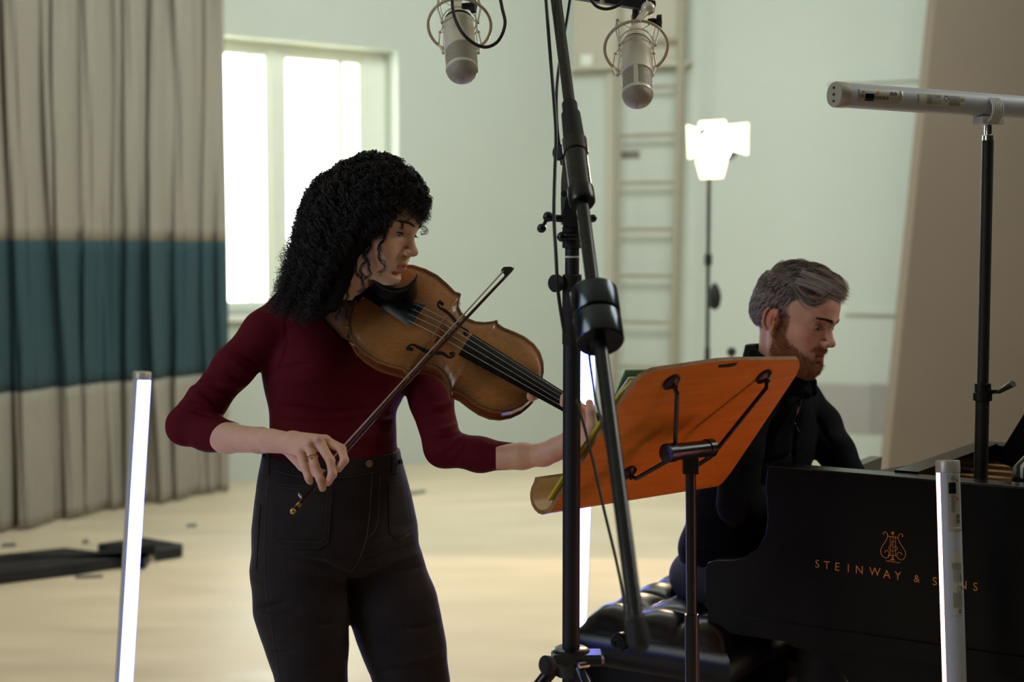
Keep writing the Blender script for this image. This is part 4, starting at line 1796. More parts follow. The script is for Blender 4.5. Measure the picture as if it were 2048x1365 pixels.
# board outline in board coordinates
ob = [(1141, 972), (1262, 778), (1278, 758), (1298, 745), (1340, 733), (1450, 722), (1585, 714), (1597, 719), (1600, 733), (1592, 752), (1560, 800), (1463, 944)]
poly = [dk_uv(*p) for p in ob]
w0 = poly[0][0]
w1 = dk_uv(1463, 944)[0]
h0 = poly[-1][1]
e0, e1 = np.array(poly[1]), np.array(poly[2])
poly[0] = tuple(e0 + (e0 - np.array(dk_uv(1165, 925))) * 0 + (np.array(dk_uv(1165, 925)) - e0) * ((h0 - e0[1]) / (dk_uv(1165, 925)[1] - e0[1])))
# one continuous sheet: flat board that rolls into a channel below
TH_ = 0.009
prof_b = []                      # (u along the board, n towards the back) for the bent lip, from the board down
uh = h0
for k in range(9):
    q = k / 8 * math.pi * .93
    R_ = .034
    prof_b.append((uh - .038 - R_ * math.sin(q), -R_ + R_ * math.cos(q)))
last = prof_b[-1]
prof_b.append((last[0] + .012, last[1] - .002))
prof_b.append((last[0] + .024, last[1] - .006))
rows_ = []
hs = np.linspace(max(p[1] for p in poly), uh, 26)


def span(h):
    xs = []
    n = len(poly)
    for i in range(n):
        a_, b_ = poly[i], poly[(i + 1) % n]
        if (a_[1] - h) * (b_[1] - h) <= 0 and abs(a_[1] - b_[1]) > 1e-9:
            t_ = (h - a_[1]) / (b_[1] - a_[1])
            xs.append(a_[0] + (b_[0] - a_[0]) * t_)
    return (min(xs), max(xs)) if len(xs) >= 2 else None


top_h = max(p[1] for p in poly)
G = []
for h in np.linspace(top_h - .0005, uh, 30):
    s_ = span(h)
    if s_:
        G.append([BL + Wv * w + Uv * h for w in np.linspace(s_[0], s_[1], 34)])
wl, wr = span(uh + .004)
wl += .004
for i, (u_, n_) in enumerate(prof_b):
    e_ = (i / (len(prof_b) - 1))
    ins = .0 if e_ < .3 else (e_ - .3) ** 2 * .05
    G.append([BL + Wv * w + Uv * u_ + Nb * n_ for w in np.linspace(wl - .004 * min(1, i), wr - ins, 34)])
G = np.array(G)
n_, m_ = G.shape[:2]
gu = np.gradient(G, axis=0)
gv = np.gradient(G, axis=1)
NN = np.cross(gv, gu)
NN /= np.linalg.norm(NN, axis=2)[:, :, None] + 1e-12
if NN[3, 10] @ Nb > 0:
    NN = -NN
Bk = G + NN * TH_
vs = np.concatenate([G.reshape(-1, 3)])
mb = MB()
mb.grid(G)
brd = mb.build('desk_board', M_ply, stand, smooth=50)
mb = MB()
mb.grid(Bk)
lab(mb.build('desk_front', M_pin, brd, smooth=50), 'pale inner face of the bent board')
mb = MB()
rim = [(0, k) for k in range(m_)] + [(i, m_ - 1) for i in range(1, n_)] + [(n_ - 1, k) for k in range(m_ - 2, -1, -1)] + [(i, 0) for i in range(n_ - 2, -1, -1)]
r1 = np.array([G[i, k] for i, k in rim])
r2 = np.array([Bk[i, k] for i, k in rim])
mb.grid(np.array([r1 * (1 - w) + r2 * w for w in (0, 1)]))
mb.build('ply_edge', M_plyedge, brd, smooth=30, fix=False)
# slot under the top edge
MB().quadbox([dkpt(x, y, .0006) for x, y in ((1437, 731), (1476, 726), (1470, 732), (1458, 735), (1437, 736))], Nb * -0.004).build('grip_slot', M_rubber, brd)
# three pads with arms to the hub
hubL, hubR = dkpt(1340, 906, .062), dkpt(1416, 897, .062)
ha = nrm(hubR - hubL)
MB().lathe(hubL - ha * .012, ha, [(0, .016), (.001, .0185), (.022, .0185), (.0225, .0165), (np.linalg.norm(hubR - hubL) + .005, .0165), (np.linalg.norm(hubR - hubL) + .006, .0185), (np.linalg.norm(hubR - hubL) + .022, .0185), (np.linalg.norm(hubR - hubL) + .024, .015)], 28).build('hub', M_black, stand)
M_dkred = mat('dark_steel_arms', srgb(26, 22, 26), 0.35)
for (dx, dy, hx, hy) in ((1342, 764, 1350, 905), (1527, 753, 1432, 902), (1256, 945, 1344, 917)):
    c_ = dkpt(dx, dy, .001)
    MB().lathe(c_, Nb, [(0, .0185), (.004, .0185), (.006, .016), (.010, .006), (.016, .006)], 26).build('pad', M_dkred, stand)
    he = dkpt(hx, hy, .058)
    MB().tube([c_ + Nb * .010, c_ + Nb * .02 + (he - c_) * .06, he], .0044, 12).build('arm', M_dkred, stand)
MB().tube([dkpt(1432, 900, .058), dkpt(1420, 915, .056), dkpt(1390, 934, .05)], .0044, 10).build('arm', M_dkred, stand)
pc_ = (hubL + hubR) / 2
PD = 2.72
pt_ = P(1381, 915, (pc_ - CAM) @ FW)
pbm = np.array([pt_[0] + .016, pt_[1] - .006, 0.03])
mid = pt_ + (pbm - pt_) * ((pt_[2] - P(1390, 1252, 2.72)[2]) / (pt_[2] - .03))
MB().tube([pt_, mid], .0102, 18).build('upper_post', M_dkred, stand)
MB().tube([mid + np.array([0, 0, .006]), pbm], .0140, 18).build('lower_post', M_dkred, stand)
MB().box(pt_ - np.array([0, 0, .015]), (.03, .02, .035)).build('post_head', M_dkred, stand)
MB().lathe((pbm[0], pbm[1], 0.001), (0, 0, 1), [(0, .16), (.012, .16), (.022, .05), (.04, .02)], 32).build('base', M_dkred, stand)



# sheets on the desk: yellow folder, white pages, green folder
M_yel = mat('yellow_folder', srgb(196, 176, 44), 0.55)
M_grn = mat('green_folder', srgb(92, 132, 96), 0.55)
M_pap = mat('white_paper', srgb(222, 222, 214), 0.6)


def sheet(name, label, px_poly, off, th, m):
    q = [dkpt(x, y, -off) for x, y in px_poly]
    o = MB().quadbox(q, Nb * -th).build(name, m)
    return tag(o, label, 'folder' if 'folder' in name else 'paper')


sheet('yellow_folder', 'yellow folder lying against the front of the music stand', [(1096, 1003), (1118, 968), (1237, 792), (1264, 764), (1420, 760), (1330, 960)], TH_ + .002, .005, M_yel)
sheet('sheet_music', 'white sheet music pages before the yellow folder', [(1122, 985), (1226, 806), (1258, 757), (1400, 752), (1330, 940)], TH_ + .009, .004, M_pap)
sheet('green_folder', 'green folder corner sticking up behind the music pages', [(1150, 980), (1228, 800), (1252, 742), (1300, 741), (1380, 745), (1330, 930)], TH_ + .015, .003, M_grn)
# ------------------------------------------------------------------ violin
def varnish():
    m = bpy.data.materials.new('violin_varnish')
    m.use_nodes = True
    nt = m.node_tree
    b = nt.nodes['Principled BSDF']
    L = nt.links
    tc = nt.nodes.new('ShaderNodeTexCoord')
    vc = nt.nodes.new('ShaderNodeVertexColor')
    vc.layer_name = 'Col'
    mp = nt.nodes.new('ShaderNodeMapping')
    mp.inputs['Rotation'].default_value = (0, math.radians(30), 0)
    mp.inputs['Scale'].default_value = (14, 30, 170)
    n = nt.nodes.new('ShaderNodeTexNoise')
    n.inputs['Scale'].default_value = 5
    n.inputs['Detail'].default_value = 4
    L.new(tc.outputs['Object'], mp.inputs[0])
    L.new(mp.outputs[0], n.inputs['Vector'])
    r = nt.nodes.new('ShaderNodeMapRange')
    r.inputs['From Min'].default_value = .3
    r.inputs['From Max'].default_value = .7
    r.inputs['To Min'].default_value = .72
    r.inputs['To Max'].default_value = 1.28
    L.new(n.outputs['Fac'], r.inputs['Value'])
    mx = nt.nodes.new('ShaderNodeVectorMath')
    mx.operation = 'SCALE'
    L.new(vc.outputs['Color'], mx.inputs[0])
    L.new(r.outputs[0], mx.inputs['Scale'])
    L.new(mx.outputs[0], b.inputs['Base Color'])
    b.inputs['Roughness'].default_value = 0.30
    b.inputs['Coat Weight'].default_value = 0.35
    b.inputs['Coat Roughness'].default_value = 0.22
    bp = nt.nodes.new('ShaderNodeBump')
    bp.inputs['Strength'].default_value = 0.12
    bp.inputs['Distance'].default_value = 0.0004
    L.new(n.outputs['Fac'], bp.inputs['Height'])
    L.new(bp.outputs[0], b.inputs['Normal'])
    return m


M_var = varnish()
M_rib = mat('rib_varnish', srgb(122, 60, 24), 0.28, noise=0.35, nscale=30, stretch=(1, 1, 6), coat=0.3)
M_eb = mat('ebony', srgb(16, 17, 19), 0.30, rvar=0.08, nscale=30)
M_hole = mat('dark_opening', srgb(8, 6, 5), 0.9)
M_purf = mat('purfling', srgb(38, 22, 12), 0.6)
M_bridge = mat('maple_bridge', srgb(150, 96, 52), 0.5)
M_str = mat('string_silver', srgb(190, 190, 190), 0.25, metal=0.9)
M_brass = mat('brass', srgb(196, 160, 96), 0.3, metal=0.85)

VD = 2.97
VX = (RT * .995 - UP * .559 - FW * .184) * (VD / F)
VY = (RT * .585 + UP * .90 + FW * .43) * (VD / F)
VU = np.linalg.norm(VX)
VY = nrm(VY - VX * (VY @ VX) / (VX @ VX)) * VU
VN = np.cross(VX, VY) / VU
if VN @ FW > 0:
    VN = -VN
VO = P(722, 577, VD) - VN * 14


def vp(x, y, z):
    """violin units: x along the body from the tail, y across, z out of the top plate"""
    return VO + VX * x + VY * y + VN * z


OX = [0, 1, 3, 8, 16, 30, 48, 70, 95, 120, 138, 147.5, 150, 152, 157, 168, 183, 198, 212, 222, 228, 229.5, 233, 245, 265, 285, 305, 322, 336, 346, 351, 353.4, 354]
OW = [0, 17, 32, 50, 66, 82, 92, 97, 98, 92.5, 87, 89, 87, 78, 67, 59, 55, 57, 64, 72, 79, 78, 74, 72.5, 75.5, 77, 74, 66, 53, 37, 22, 9, 0]


def vw(x):
    return float(np.interp(x, OX, OW))


def vtop(x, y, inset=0):
    w = max(vw(x), 1e-3)
    t = min(1, abs(y) / w)
    e = min(1, min(x, 354 - x) / 60.0)
    A = 15.5 * (e ** .6) * (.75 + .25 * math.sin(math.pi * x / 354))
    d = (w - abs(y))
    bump = max(0, (1 - t ** 2)) ** 1.15
    flute = -1.2 * math.exp(-((d - 9) / 5.0) ** 2)
    return A * bump + flute * min(1, w / 30)


xs = np.unique(np.concatenate([np.linspace(0, 354, 130), np.array(OX), [146, 149, 151, 227, 231]]))
violin = thing('violin', 'worn brown violin held under the chin of the curly-haired woman', 'violin', vp(177, 0, -16))


def plate(name, z0, hf, sgn, m):
    G, GC = [], []
    for x in xs:
        w = vw(x)
        row = []
        for t in np.sin(np.linspace(-1, 1, 49) * math.pi / 2):
            row.append(vp(x, w * t, z0 + sgn * hf(x, w * t)))
            a_ = abs(t)
            n1 = .5 + .5 * math.sin(x * .045 + t * 3.1) * math.cos(t * 4.2 - x * .021)
            base = np.array(srgb(156, 100, 52)[:3]) * (0.50 + .95 * n1)
            gold = math.exp(-(((x - 262) / 55) ** 2 + ((w * t - 30) / 38) ** 2)) * .5 + math.exp(-(((x - 70) / 60) ** 2 + ((w * t + 45) / 40) ** 2)) * .45 + math.exp(-(((x - 120) / 40) ** 2 + ((w * t - 75) / 30) ** 2)) * .5
            base = base * (1 - gold) + np.array(srgb(206, 140, 60)[:3]) * gold
            wear = math.exp(-(((x - 175) / 36) ** 2 + ((w * t + 5) / 26) ** 2))
            base = base * (1 - .35 * wear)
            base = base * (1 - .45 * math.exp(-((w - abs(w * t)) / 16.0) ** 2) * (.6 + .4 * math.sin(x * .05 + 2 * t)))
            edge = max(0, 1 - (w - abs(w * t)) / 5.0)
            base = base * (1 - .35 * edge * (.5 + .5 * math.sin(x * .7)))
            GC.append(base)
        G.append(row)
    G = np.array(G)
    mb = MB()
    mb.grid(G)
    # rounded edge
    eL = np.array([[vp(x, s_ * (vw(x) - r_), z0 + sgn * (hf(x, vw(x)) - dz)) for x in xs] for s_, r_, dz in ((1, 0, 0), (1, -.6, 1.8), (1, 0, 3.6), (1, 3, 3.8))])
    eR = np.array([[vp(x, s_ * (vw(x) - r_), z0 + sgn * (hf(x, vw(x)) - dz)) for x in xs] for s_, r_, dz in ((-1, 0, 0), (-1, -.6, 1.8), (-1, 0, 3.6), (-1, 3, 3.8))])
    mb.grid(eL)
    mb.grid(eR)
    nv = sum(len(v) for v in mb.v)
    o = mb.build(name, m, violin, smooth=50)
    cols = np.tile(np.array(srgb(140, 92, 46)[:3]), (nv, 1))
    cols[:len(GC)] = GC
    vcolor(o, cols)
    return o


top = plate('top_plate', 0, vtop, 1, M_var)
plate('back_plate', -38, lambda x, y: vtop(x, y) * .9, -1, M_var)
mb = MB()
for s_ in (1, -1):
    mb.grid(np.array([[vp(x * .99 + 2, s_ * max(0, vw(x) - 3.2), z) for x in xs] for z in (-3.4, -18, -34.6)]))
mb.build('ribs', M_rib, violin, smooth=50)
for s_ in (1, -1):
    pts = []
    for x in np.linspace(4, 350, 220):
        w = max(0, vw(x) - 4.6)
        pts.append(vp(x, s_ * w, vtop(x, w) + .15))
    MB().tube(np.array(pts), VU * .55, 5).build('purfling', M_purf, top)


def fhole(s_):
    pts = [(133, 51), (127.5, 54.5), (127, 47.5), (133, 42), (143, 41.5), (158, 39.5), (172, 34), (184, 29), (196, 29.5), (202, 25), (200, 18.5), (195, 21)]
    wd_ = [1.0, 1.1, 1.3, 2.0, 2.9, 3.2, 3.2, 2.9, 2.0, 1.4, 1.1, 1.0]
    q = smooth_path([np.array([a_, s_ * b_, 0.0]) for a_, b_ in pts], 6)
    ww = np.interp(np.linspace(0, 1, len(q)), np.linspace(0, 1, len(wd_)), wd_)
    t = np.gradient(q, axis=0)
    t /= np.linalg.norm(t, axis=1)[:, None]
    n = np.stack([-t[:, 1], t[:, 0], t[:, 2]], 1)
    L_, R_ = q + n * ww[:, None], q - n * ww[:, None]
    mb = MB()
    G = []
    for w in np.linspace(0, 1, 4):
        row = L_ * (1 - w) + R_ * w
        G.append([vp(a_[0], a_[1], vtop(a_[0], a_[1]) + .35) for a_ in row])
    mb.grid(np.array(G))
    for (cx, cy, r) in ((132.5, 49.5, 4.6), (196.5, 22.5, 3.6)):
        c = [vp(cx + r * math.cos(k / 20 * 2 * math.pi), s_ * cy + r * math.sin(k / 20 * 2 * math.pi), vtop(cx, cy) + .42) for k in range(20)]
        mb.add(c, [tuple(range(20))])
    return mb.build('sound_hole', M_hole, top, smooth=0, fix=False)


fhole(1)
fhole(-1)
# bridge
zb0 = vtop(159, 0)


def brz(y):
    return zb0 + 31 - (y / 24.0) ** 2 * 8.5


out = [(-21, vtop(159, 21)), (-20, vtop(159, 21) + 4), (-13, zb0 + 6), (-17, zb0 + 14), (-24, brz(24) - 4)] + [(y, brz(y)) for y in np.linspace(-24, 24, 9)] + [(24, brz(24) - 4), (17, zb0 + 14), (13, zb0 + 6), (20, vtop(159, 21) + 4), (21, vtop(159, 21)), (10, zb0 + 1), (6, zb0 + 6), (0, zb0 + 8), (-6, zb0 + 6), (-10, zb0 + 1)]
MB().quadbox([vp(157.5, y, z) for y, z in out], VX * 3.2).build('bridge', M_bridge, violin)
# tailpiece
rows = []
for x in np.linspace(6, 116, 14):
    f_ = (x - 6) / 110
    w = 11 + 13.5 * f_ ** 1.3
    z = 13 + 18 * f_
    rows.append([vp(x, w * t, z + 5 * (1 - t * t)) for t in np.linspace(-1, 1, 11)])
vs, fs = sheet_solid(np.array(rows), VU * 4, -VN)
tp = link_mesh('tailpiece', vs, fs, M_eb, violin, 40, fix=True)
M_grn2 = mat('string_winding_green', srgb(38, 84, 72), .5)
for k, y in enumerate((-16, -5.5, 5.5, 16)):
    MB().ball(vp(106, y, 34.5), VU * 2.4, 10).build('fine_tuner', M_grn2, tp)
    MB().tube([vp(100, y, 33), vp(112, y, 35.5)], VU * 1.2, 6).build('fine_tuner', M_grn2, tp)
# fingerboard and neck
rows = []
for x in np.linspace(211, 486, 12):
    f_ = (x - 211) / 275
    w = 23 - 10 * f_
    z = 27 - 12 * f_
    rows.append([vp(x, w * t, z + 3.6 * (1 - t * t)) for t in np.linspace(-1, 1, 11)])
vs, fs = sheet_solid(np.array(rows), VU * 6.5, -VN)
link_mesh('fingerboard', vs, fs, M_eb, violin, 40, fix=True)
rows = []
for x, dz, w in ((346, -34, 15), (352, -30, 14), (362, -17, 12.5), (380, -11, 12), (430, -9, 11.5), (478, -8, 11), (492, -10, 11.5)):
    f_ = (x - 211) / 275
    z = 20 - 12 * f_
    rows.append([vp(x, w * math.cos(t), z + (dz) * math.sin(t)) for t in np.linspace(0, math.pi, 13)])
vs, fs = sheet_solid(np.array(rows), VU * 1.0, VN)
link_mesh('neck', vs, fs, M_rib, violin, 60, fix=True)
MB().box(vp(488, 0, 13), (VU * 5, VU * 27, VU * 7), ax=(nrm(VX), nrm(VY), VN)).build('nut', M_eb, violin)
pbx = MB()
pbx.quadbox([vp(490, -12, 8), vp(490, 12, 8), vp(552, 9, -18), vp(552, -9, -18)], -VN * VU * 20)
pbx.build('pegbox', M_rib, violin)
MB().lathe(vp(560, -11, -30), nrm(VY), [(0, VU * 8), (.2 * VU, VU * 12), (5 * VU, VU * 9), (11 * VU, VU * 7), (17 * VU, VU * 9), (22 * VU, VU * 12), (22.2 * VU, VU * 8)], 20).build('scroll', M_rib, violin)
for k, x in enumerate((502, 515, 528, 541)):
    s_ = 1 if k % 2 else -1
    MB().tube([vp(x, -14 * s_, 0 - (x - 490) * .45), vp(x, 30 * s_, 0 - (x - 490) * .45)], [VU * 3, VU * 3.4], 10).build('peg', M_eb, violin)
    MB().ball(vp(x, 36 * s_, 0 - (x - 490) * .45), VU * 8, 12, ax=(nrm(VX), nrm(VY), VN), sc=(1, 1, .4)).build('peg_head', M_eb, violin)
for k, y in enumerate((-16.5, -5.5, 5.5, 16.5)):
    MB().tube([vp(106, y, 35), vp(159, y, brz(y) + .3), vp(487, y * .5, 17.6 + (brz(0) - 49) * 0)], VU * (.52 + .13 * (3 - k) / 3), 6).build('string', M_str, violin)
# chin rest
fld = Field(vp(35, 30, 10) - .11, vp(35, 30, 10) + .11, .002)
Rv = np.stack([nrm(VX), nrm(VY), VN], 1)
fld.ell(vp(44, 34, 12), np.array([46, 38, 11]) * VU, Rv, .0)
fld.ell(vp(46, 38, 31), np.array([40, 34, 12]) * VU, Rv, .006, mode='sub')
fld.cap(vp(4, 10, 9), vp(4, -22, 9), 6 * VU, 6 * VU, .008)
v_, q_ = fld.mesh()
v_ = relax(v_, q_, 2)
link_mesh('chin_rest', v_, q_, M_eb, violin, 180)
# metal feet of the shoulder rest, clipped on the lower edge
for (x, y) in ((14, -68), (40, -90)):
    c = vp(x, y, -3)
    mb = MB()
    rg = [c + VU * 5.5 * (VN * math.cos(q) + nrm(VX) * math.sin(q)) for q in np.linspace(0, 2 * math.pi, 17)]
    mb.tube(np.array(rg), VU * 2, 8, cap=False)
    mb.tube([c - VN * VU * 5, vp(x + 4, y + 6, -44)], VU * 1.8, 8)
    mb.build('shoulder_rest_clip', M_brass, violin)
MB().tube(smooth_path([vp(14, -66, -46), vp(40, -40, -62), vp(60, 10, -60), vp(40, 60, -50)], 8), VU * 5, 10).build('shoulder_rest', M_rubber, violin)

# ------------------------------------------------------------------ bow
M_bow = mat('pernambuco', srgb(62, 24, 18), 0.25, coat=0.3)
M_hair = mat('bow_hair', srgb(206, 186, 160), 0.6)
Fg, Tp = P(586, 1023, 2.715), P(1023, 541, 2.965)
bow = thing('bow', 'dark violin bow in the right hand of the woman, resting across the strings', 'bow', (Fg + Tp) / 2)
bx = nrm(Tp - Fg)
bl_ = np.linalg.norm(Tp - Fg)
hs_ = nrm(-RT * .80 - UP * .62 + FW * .35)      # hair side first guess, then to the upper left
hs_ = nrm(-RT * .72 + UP * .66 + FW * .25)
hs_ = nrm(hs_ - bx * (hs_ @ bx))
bz_ = np.cross(bx, hs_)
st_ = []
for t in np.linspace(0, 1, 40):
    st_.append(Fg + bx * bl_ * t + hs_ * (.0045 * math.sin(math.pi * t)))
MB().tube(np.array(st_), [.0044, .0043, .0040, .0034, .0029], 14).build('stick', M_bow, bow)
h0 = Fg + bx * (.115) + hs_ * .0120
h1 = Tp - bx * .012 + hs_ * .0110
MB().quadbox([h0 - bz_ * .0045, h0 + bz_ * .0045, h1 + bz_ * .004, h1 - bz_ * .004], hs_ * .0014).build('bow_hair', M_hair, bow)
q = [Fg + bx * a_ + hs_ * b_ - bz_ * .006 for a_, b_ in ((.030, .002), (.085, .002), (.083, .008), (.070, .0145), (.034, .0140))]
fg_ = MB().quadbox(q, bz_ * .012).build('frog', M_eb, bow)
MB().quadbox([Fg + bx * a_ + hs_ * b_ - bz_ * .0064 for a_, b_ in ((.029, .004), (.032, .004), (.034, .0146), (.031, .0146))], bz_ * .0128).build('heel_plate', M_brass, fg_)
MB().lathe(Fg + bx * .012, bx, [(0, .0038), (.001, .0052), (.007, .0052), (.008, .0042)], 14).build('screw_ring', M_brass, bow)
MB().ball(Fg + bx * .0, .0062, 14).build('screw', M_brass, bow)
q = [Tp + bx * a_ + hs_ * b_ - bz_ * .0035 for a_, b_ in ((-.030, -.002), (.006, -.002), (.004, .006), (-.006, .0165), (-.014, .0165), (-.016, .006))]
MB().quadbox(q, bz_ * .007).build('bow_tip', M_eb, bow)
MB().tube([Fg + bx * .07, Fg + bx * .125], .0050, 14).build('grip_winding', M_eb, bow)
# ------------------------------------------------------------------ people
def skin_mat(name, col):
    return mat(name, col, 0.52, vcol='Col', noise=0.05, nscale=45, bump=0.10, bscale=420, bdist=0.0006, sss=0.12, spec=0.35)


M_skin = skin_mat('skin_pale', (1, 1, 1, 1))
M_eye = mat('eye_white', srgb(205, 200, 192), 0.15)
M_iris = mat('iris', srgb(46, 34, 26), 0.12)
M_irisb = mat('iris_grey', srgb(62, 74, 82), 0.12)


class Head:
    """head-local frame: x forwards, y to the person's left, z up, metres; origin between the ears at eye level"""

    def __init__(s, nasion_world, fwd, up, scale=1.0):
        s.f = nrm(fwd)
        u = np.array(up, float)
        s.u = nrm(u - s.f * (u @ s.f))
        s.l = np.cross(s.u, s.f)
        s.R = np.stack([s.f, s.l, s.u], 1)
        s.k = scale
        s.o = np.array(nasion_world) - s.R @ np.array([.088, 0, .005]) * scale

    def w(s, x, y, z):
        return s.o + s.R @ np.array([x, y, z]) * s.k

    def loc(s, v):
        return ((np.asarray(v) - s.o) @ s.R) / s.k


def head_field(H, res, male, slit=.0032, extra=None):
    c = H.w(0, 0, 0)
    F_ = Field(c - .158, c + .158, res)
    k = H.k
    W_ = H.w

    def E(p, r, kk=.02, mode='add'):
        F_.ell(W_(*p), np.array(r) * k, H.R, kk, mode)

    def Cp(a, b, ra, rb=None, kk=.012, mode='add'):
        F_.cap(W_(*a), W_(*b), ra * k, (ra if rb is None else rb) * k, kk, mode)
    E((-.012, 0, .036), (.097, .076, .086))
    E((.035, 0, .030), (.060, .062, .062), .03)
    E((.028, 0, -.035), (.060, .055, .080), .03)
    jw = .050 if male else .045
    ey = .0335 if male else .0315
    for s_ in (1, -1):
        Cp((-.008, s_ * .062, -.035), (.010, s_ * (jw + .004), -.076), .014, .014, .025)
        Cp((.010, s_ * (jw + .004), -.076), (.064, s_ * .013, -.103), .015, .014, .025)
        E((.050, s_ * .043, -.030), (.026, .020, .020), .022)          # cheekbone
        E((.052, s_ * .030, -.056), (.028, .020, .026), .02)
        Cp((.085, s_ * .010, .017), (.066, s_ * .046, .018), .0105, .010, .014)   # brow ridge
    E((.070, 0, -.098), (.017, .018, .016), .018)       # chin
    E((.074, 0, -.070), (.018, .026, .020), .018)       # mouth mound
    # sockets
    for s_ in (1, -1):
        E((.092, s_ * ey, -.001), (.0135, .0180, .0112), .010, 'sub')
        E((.0705, s_ * ey, -.003), (.0142, .0148, .0140), .004)
        E((.0880, s_ * (ey + .0005), -.0048), (.017, .0128, slit * .5), .0008, 'sub')
        Cp((.083, s_ * (ey - .013), .0045), (.078, s_ * (ey + .012), .0035), .0026, .0022, .004)     # upper lid fold
    # nose
    Cp((.083, 0, .008), (.105, 0, -.030), .0070, .0085, .010)
    E((.1085, 0, -.0345), (.0098, .0096, .0088), .006)
    for s_ in (1, -1):
        E((.0985, s_ * .0125, -.0385), (.0095, .0068, .0072), .006)
        E((.0985, s_ * .0070, -.0468), (.0048, .0032, .0028), .002, 'sub')
    Cp((.100, 0, -.044), (.089, 0, -.058), .0035, .0035, .007)
    # lips
    lp = .0050 if male else .0060
    Cp((.0925, 0, -.0645), (.0800, .0215, -.0690), lp, .0030, .004)
    Cp((.0925, 0, -.0645), (.0800, -.0215, -.0690), lp, .0030, .004)
    Cp((.0905, .004, -.0745), (.0800, .0205, -.0705), lp + .0006, .0028, .004)
    Cp((.0905, -.004, -.0745), (.0800, -.0205, -.0705), lp + .0006, .0028, .004)
    Cp((.0905, -.004, -.0745), (.0905, .004, -.0745), lp + .0008, None, .003)
    for s_ in (1, -1):
        Cp((.0985, 0, -.0695), (.0835, s_ * .0225, -.0705), .0012, .0010, .0015, 'sub')
    E((.085, 0, -.087), (.010, .022, .0055), .008, 'sub')
    # ears
    for s_ in (1, -1):
        ring = []
        for q in np.linspace(-.6, 4.6, 12):
            ring.append((-.010 + .0165 * math.cos(q) * 1.0 - .004, s_ * (.080 + .007 * (1 - math.cos(q)) * .5), -.012 + .029 * math.sin(q)))
        for i in range(len(ring) - 1):
            Cp(ring[i], ring[i + 1], .0030, .0030, .003)
        E((-.012, s_ * .079, -.012), (.0145, .0055, .025), .004)
        E((-.006, s_ * .086, -.014), (.0075, .0062, .0135), .003, 'sub')
        Cp((-.014, s_ * .083, .000), (-.010, s_ * .084, -.026), .0020, .0020, .003)
        E((.004, s_ * .079, -.014), (.003, .004, .006), .002)
        E((-.003, s_ * .079, -.042), (.008, .005, .009), .004)
    if extra:
        extra(F_, E, Cp)
    return F_


def face_colors(L_, base, lip, male, slit):
    n = len(L_)
    c = np.tile(np.array(base, float), (n, 1))

    def blend(m, col):
        nonlocal c
        m = np.clip(m, 0, 1)[:, None]
        c = c * (1 - m) + np.array(col) * m
    x, y, z = L_.T
    ay = np.abs(y)
    blend(.35 * np.exp(-((ay - .045) ** 2 + (z + .035) ** 2) / .0004) * (x > .02), np.array(base) * np.array([1.02, .72, .66]))
    blend(.35 * np.exp(-((ay) ** 2 + (z + .035) ** 2) / .0002) * (x > .09), np.array(base) * np.array([1.0, .72, .66]))
    zc = -.0695 - .0008
    ml = np.exp(-(((z - zc) / .0085) ** 4)) * np.clip((.0235 - ay) / .004, 0, 1) * (x > .076)
    blend(ml * .85, lip)
    blend(np.exp(-((z - zc) / .0013) ** 2) * np.clip((.0225 - ay) / .003, 0, 1) * (x > .076) * .8, np.array(lip) * .25)
    blend(.5 * np.exp(-(((ay - .031) / .016) ** 2 + ((z - .002) / .008) ** 2)) * (x > .05), np.array(base) * .55)
    for sz, w_ in ((1, .0013), (-1, .0009)):
        zl = -.0048 + sz * slit * .5 * np.sqrt(np.clip(1 - ((ay - .0315) / .0135) ** 2, 0, 1))
        blend(np.exp(-((z - zl) / w_) ** 2) * np.clip((.0135 - np.abs(ay - .0315)) / .002, 0, 1) * (x > .066) * (.85 if sz > 0 else .4), np.array(base) * .12)
    e = np.clip((ay - .074) / .006, 0, 1) * np.exp(-((z + .012) / .03) ** 4)
    blend(.5 * e, np.array(base) * np.array([1.05, .55, .5]))
    return c


def put_eyes(H, parent, iris, look, ey=.0315):
    for s_ in (1, -1):
        c = H.w(.0713, s_ * ey, -.0035)
        g = nrm(H.R @ nrm(np.array(look)))
        o = MB().ball(c, .0128 * H.k, 20).build('eye', M_eye, parent, smooth=180)
        MB().lathe(c + g * .0112 * H.k, g, [(0, .0060 * H.k), (.0014 * H.k, .0045 * H.k), (.0019 * H.k, .001 * H.k)], 18).build('iris', iris, o, smooth=180)


def lashes(H, parent, m, bvh, brow_z=.0185, brow_amp=1.0, n=70, lash=True, thick=.0022):
    def on(y, z):
        h = bvh.ray_cast(Vector(H.w(.16, y, z)), Vector(-H.f))[0]
        return np.array(h) + H.f * .0006 if h else H.w(.085, y, z)

    for s_ in (1, -1):
        S = []
        for i in range(n):
            t = rnd.random()
            y = .009 + .036 * t
            z = brow_z + .0045 * math.sin(t * 2.6) * brow_amp + rnd.uniform(-thick, thick) * (1 - .5 * t)
            x = .0965 - .0300 * t ** 1.5
            q = [on(s_ * y, z), on(s_ * (y + .004), z + .0014) + H.f * .0010, on(s_ * (y + .0075), z + .0012) + H.f * .0008]
            S.append(q)
        strands('eyebrow', S, .00075 * H.k, m, parent)
        if lash:
            S = []
            for i in range(26):
                t = i / 25
                y = .020 + .023 * t
                x = .0850 - .006 * t
                z = -.0045 + .0015 * math.sin(t * 3)
                b0 = on(s_ * y, z + .0035)
                S.append([b0, b0 + H.R @ np.array([.004, s_ * .001, -.0030]) * H.k, b0 + H.R @ np.array([.0065, s_ * .002, -.0040]) * H.k])
            strands('eyelashes', S, .00040 * H.k, m, parent)


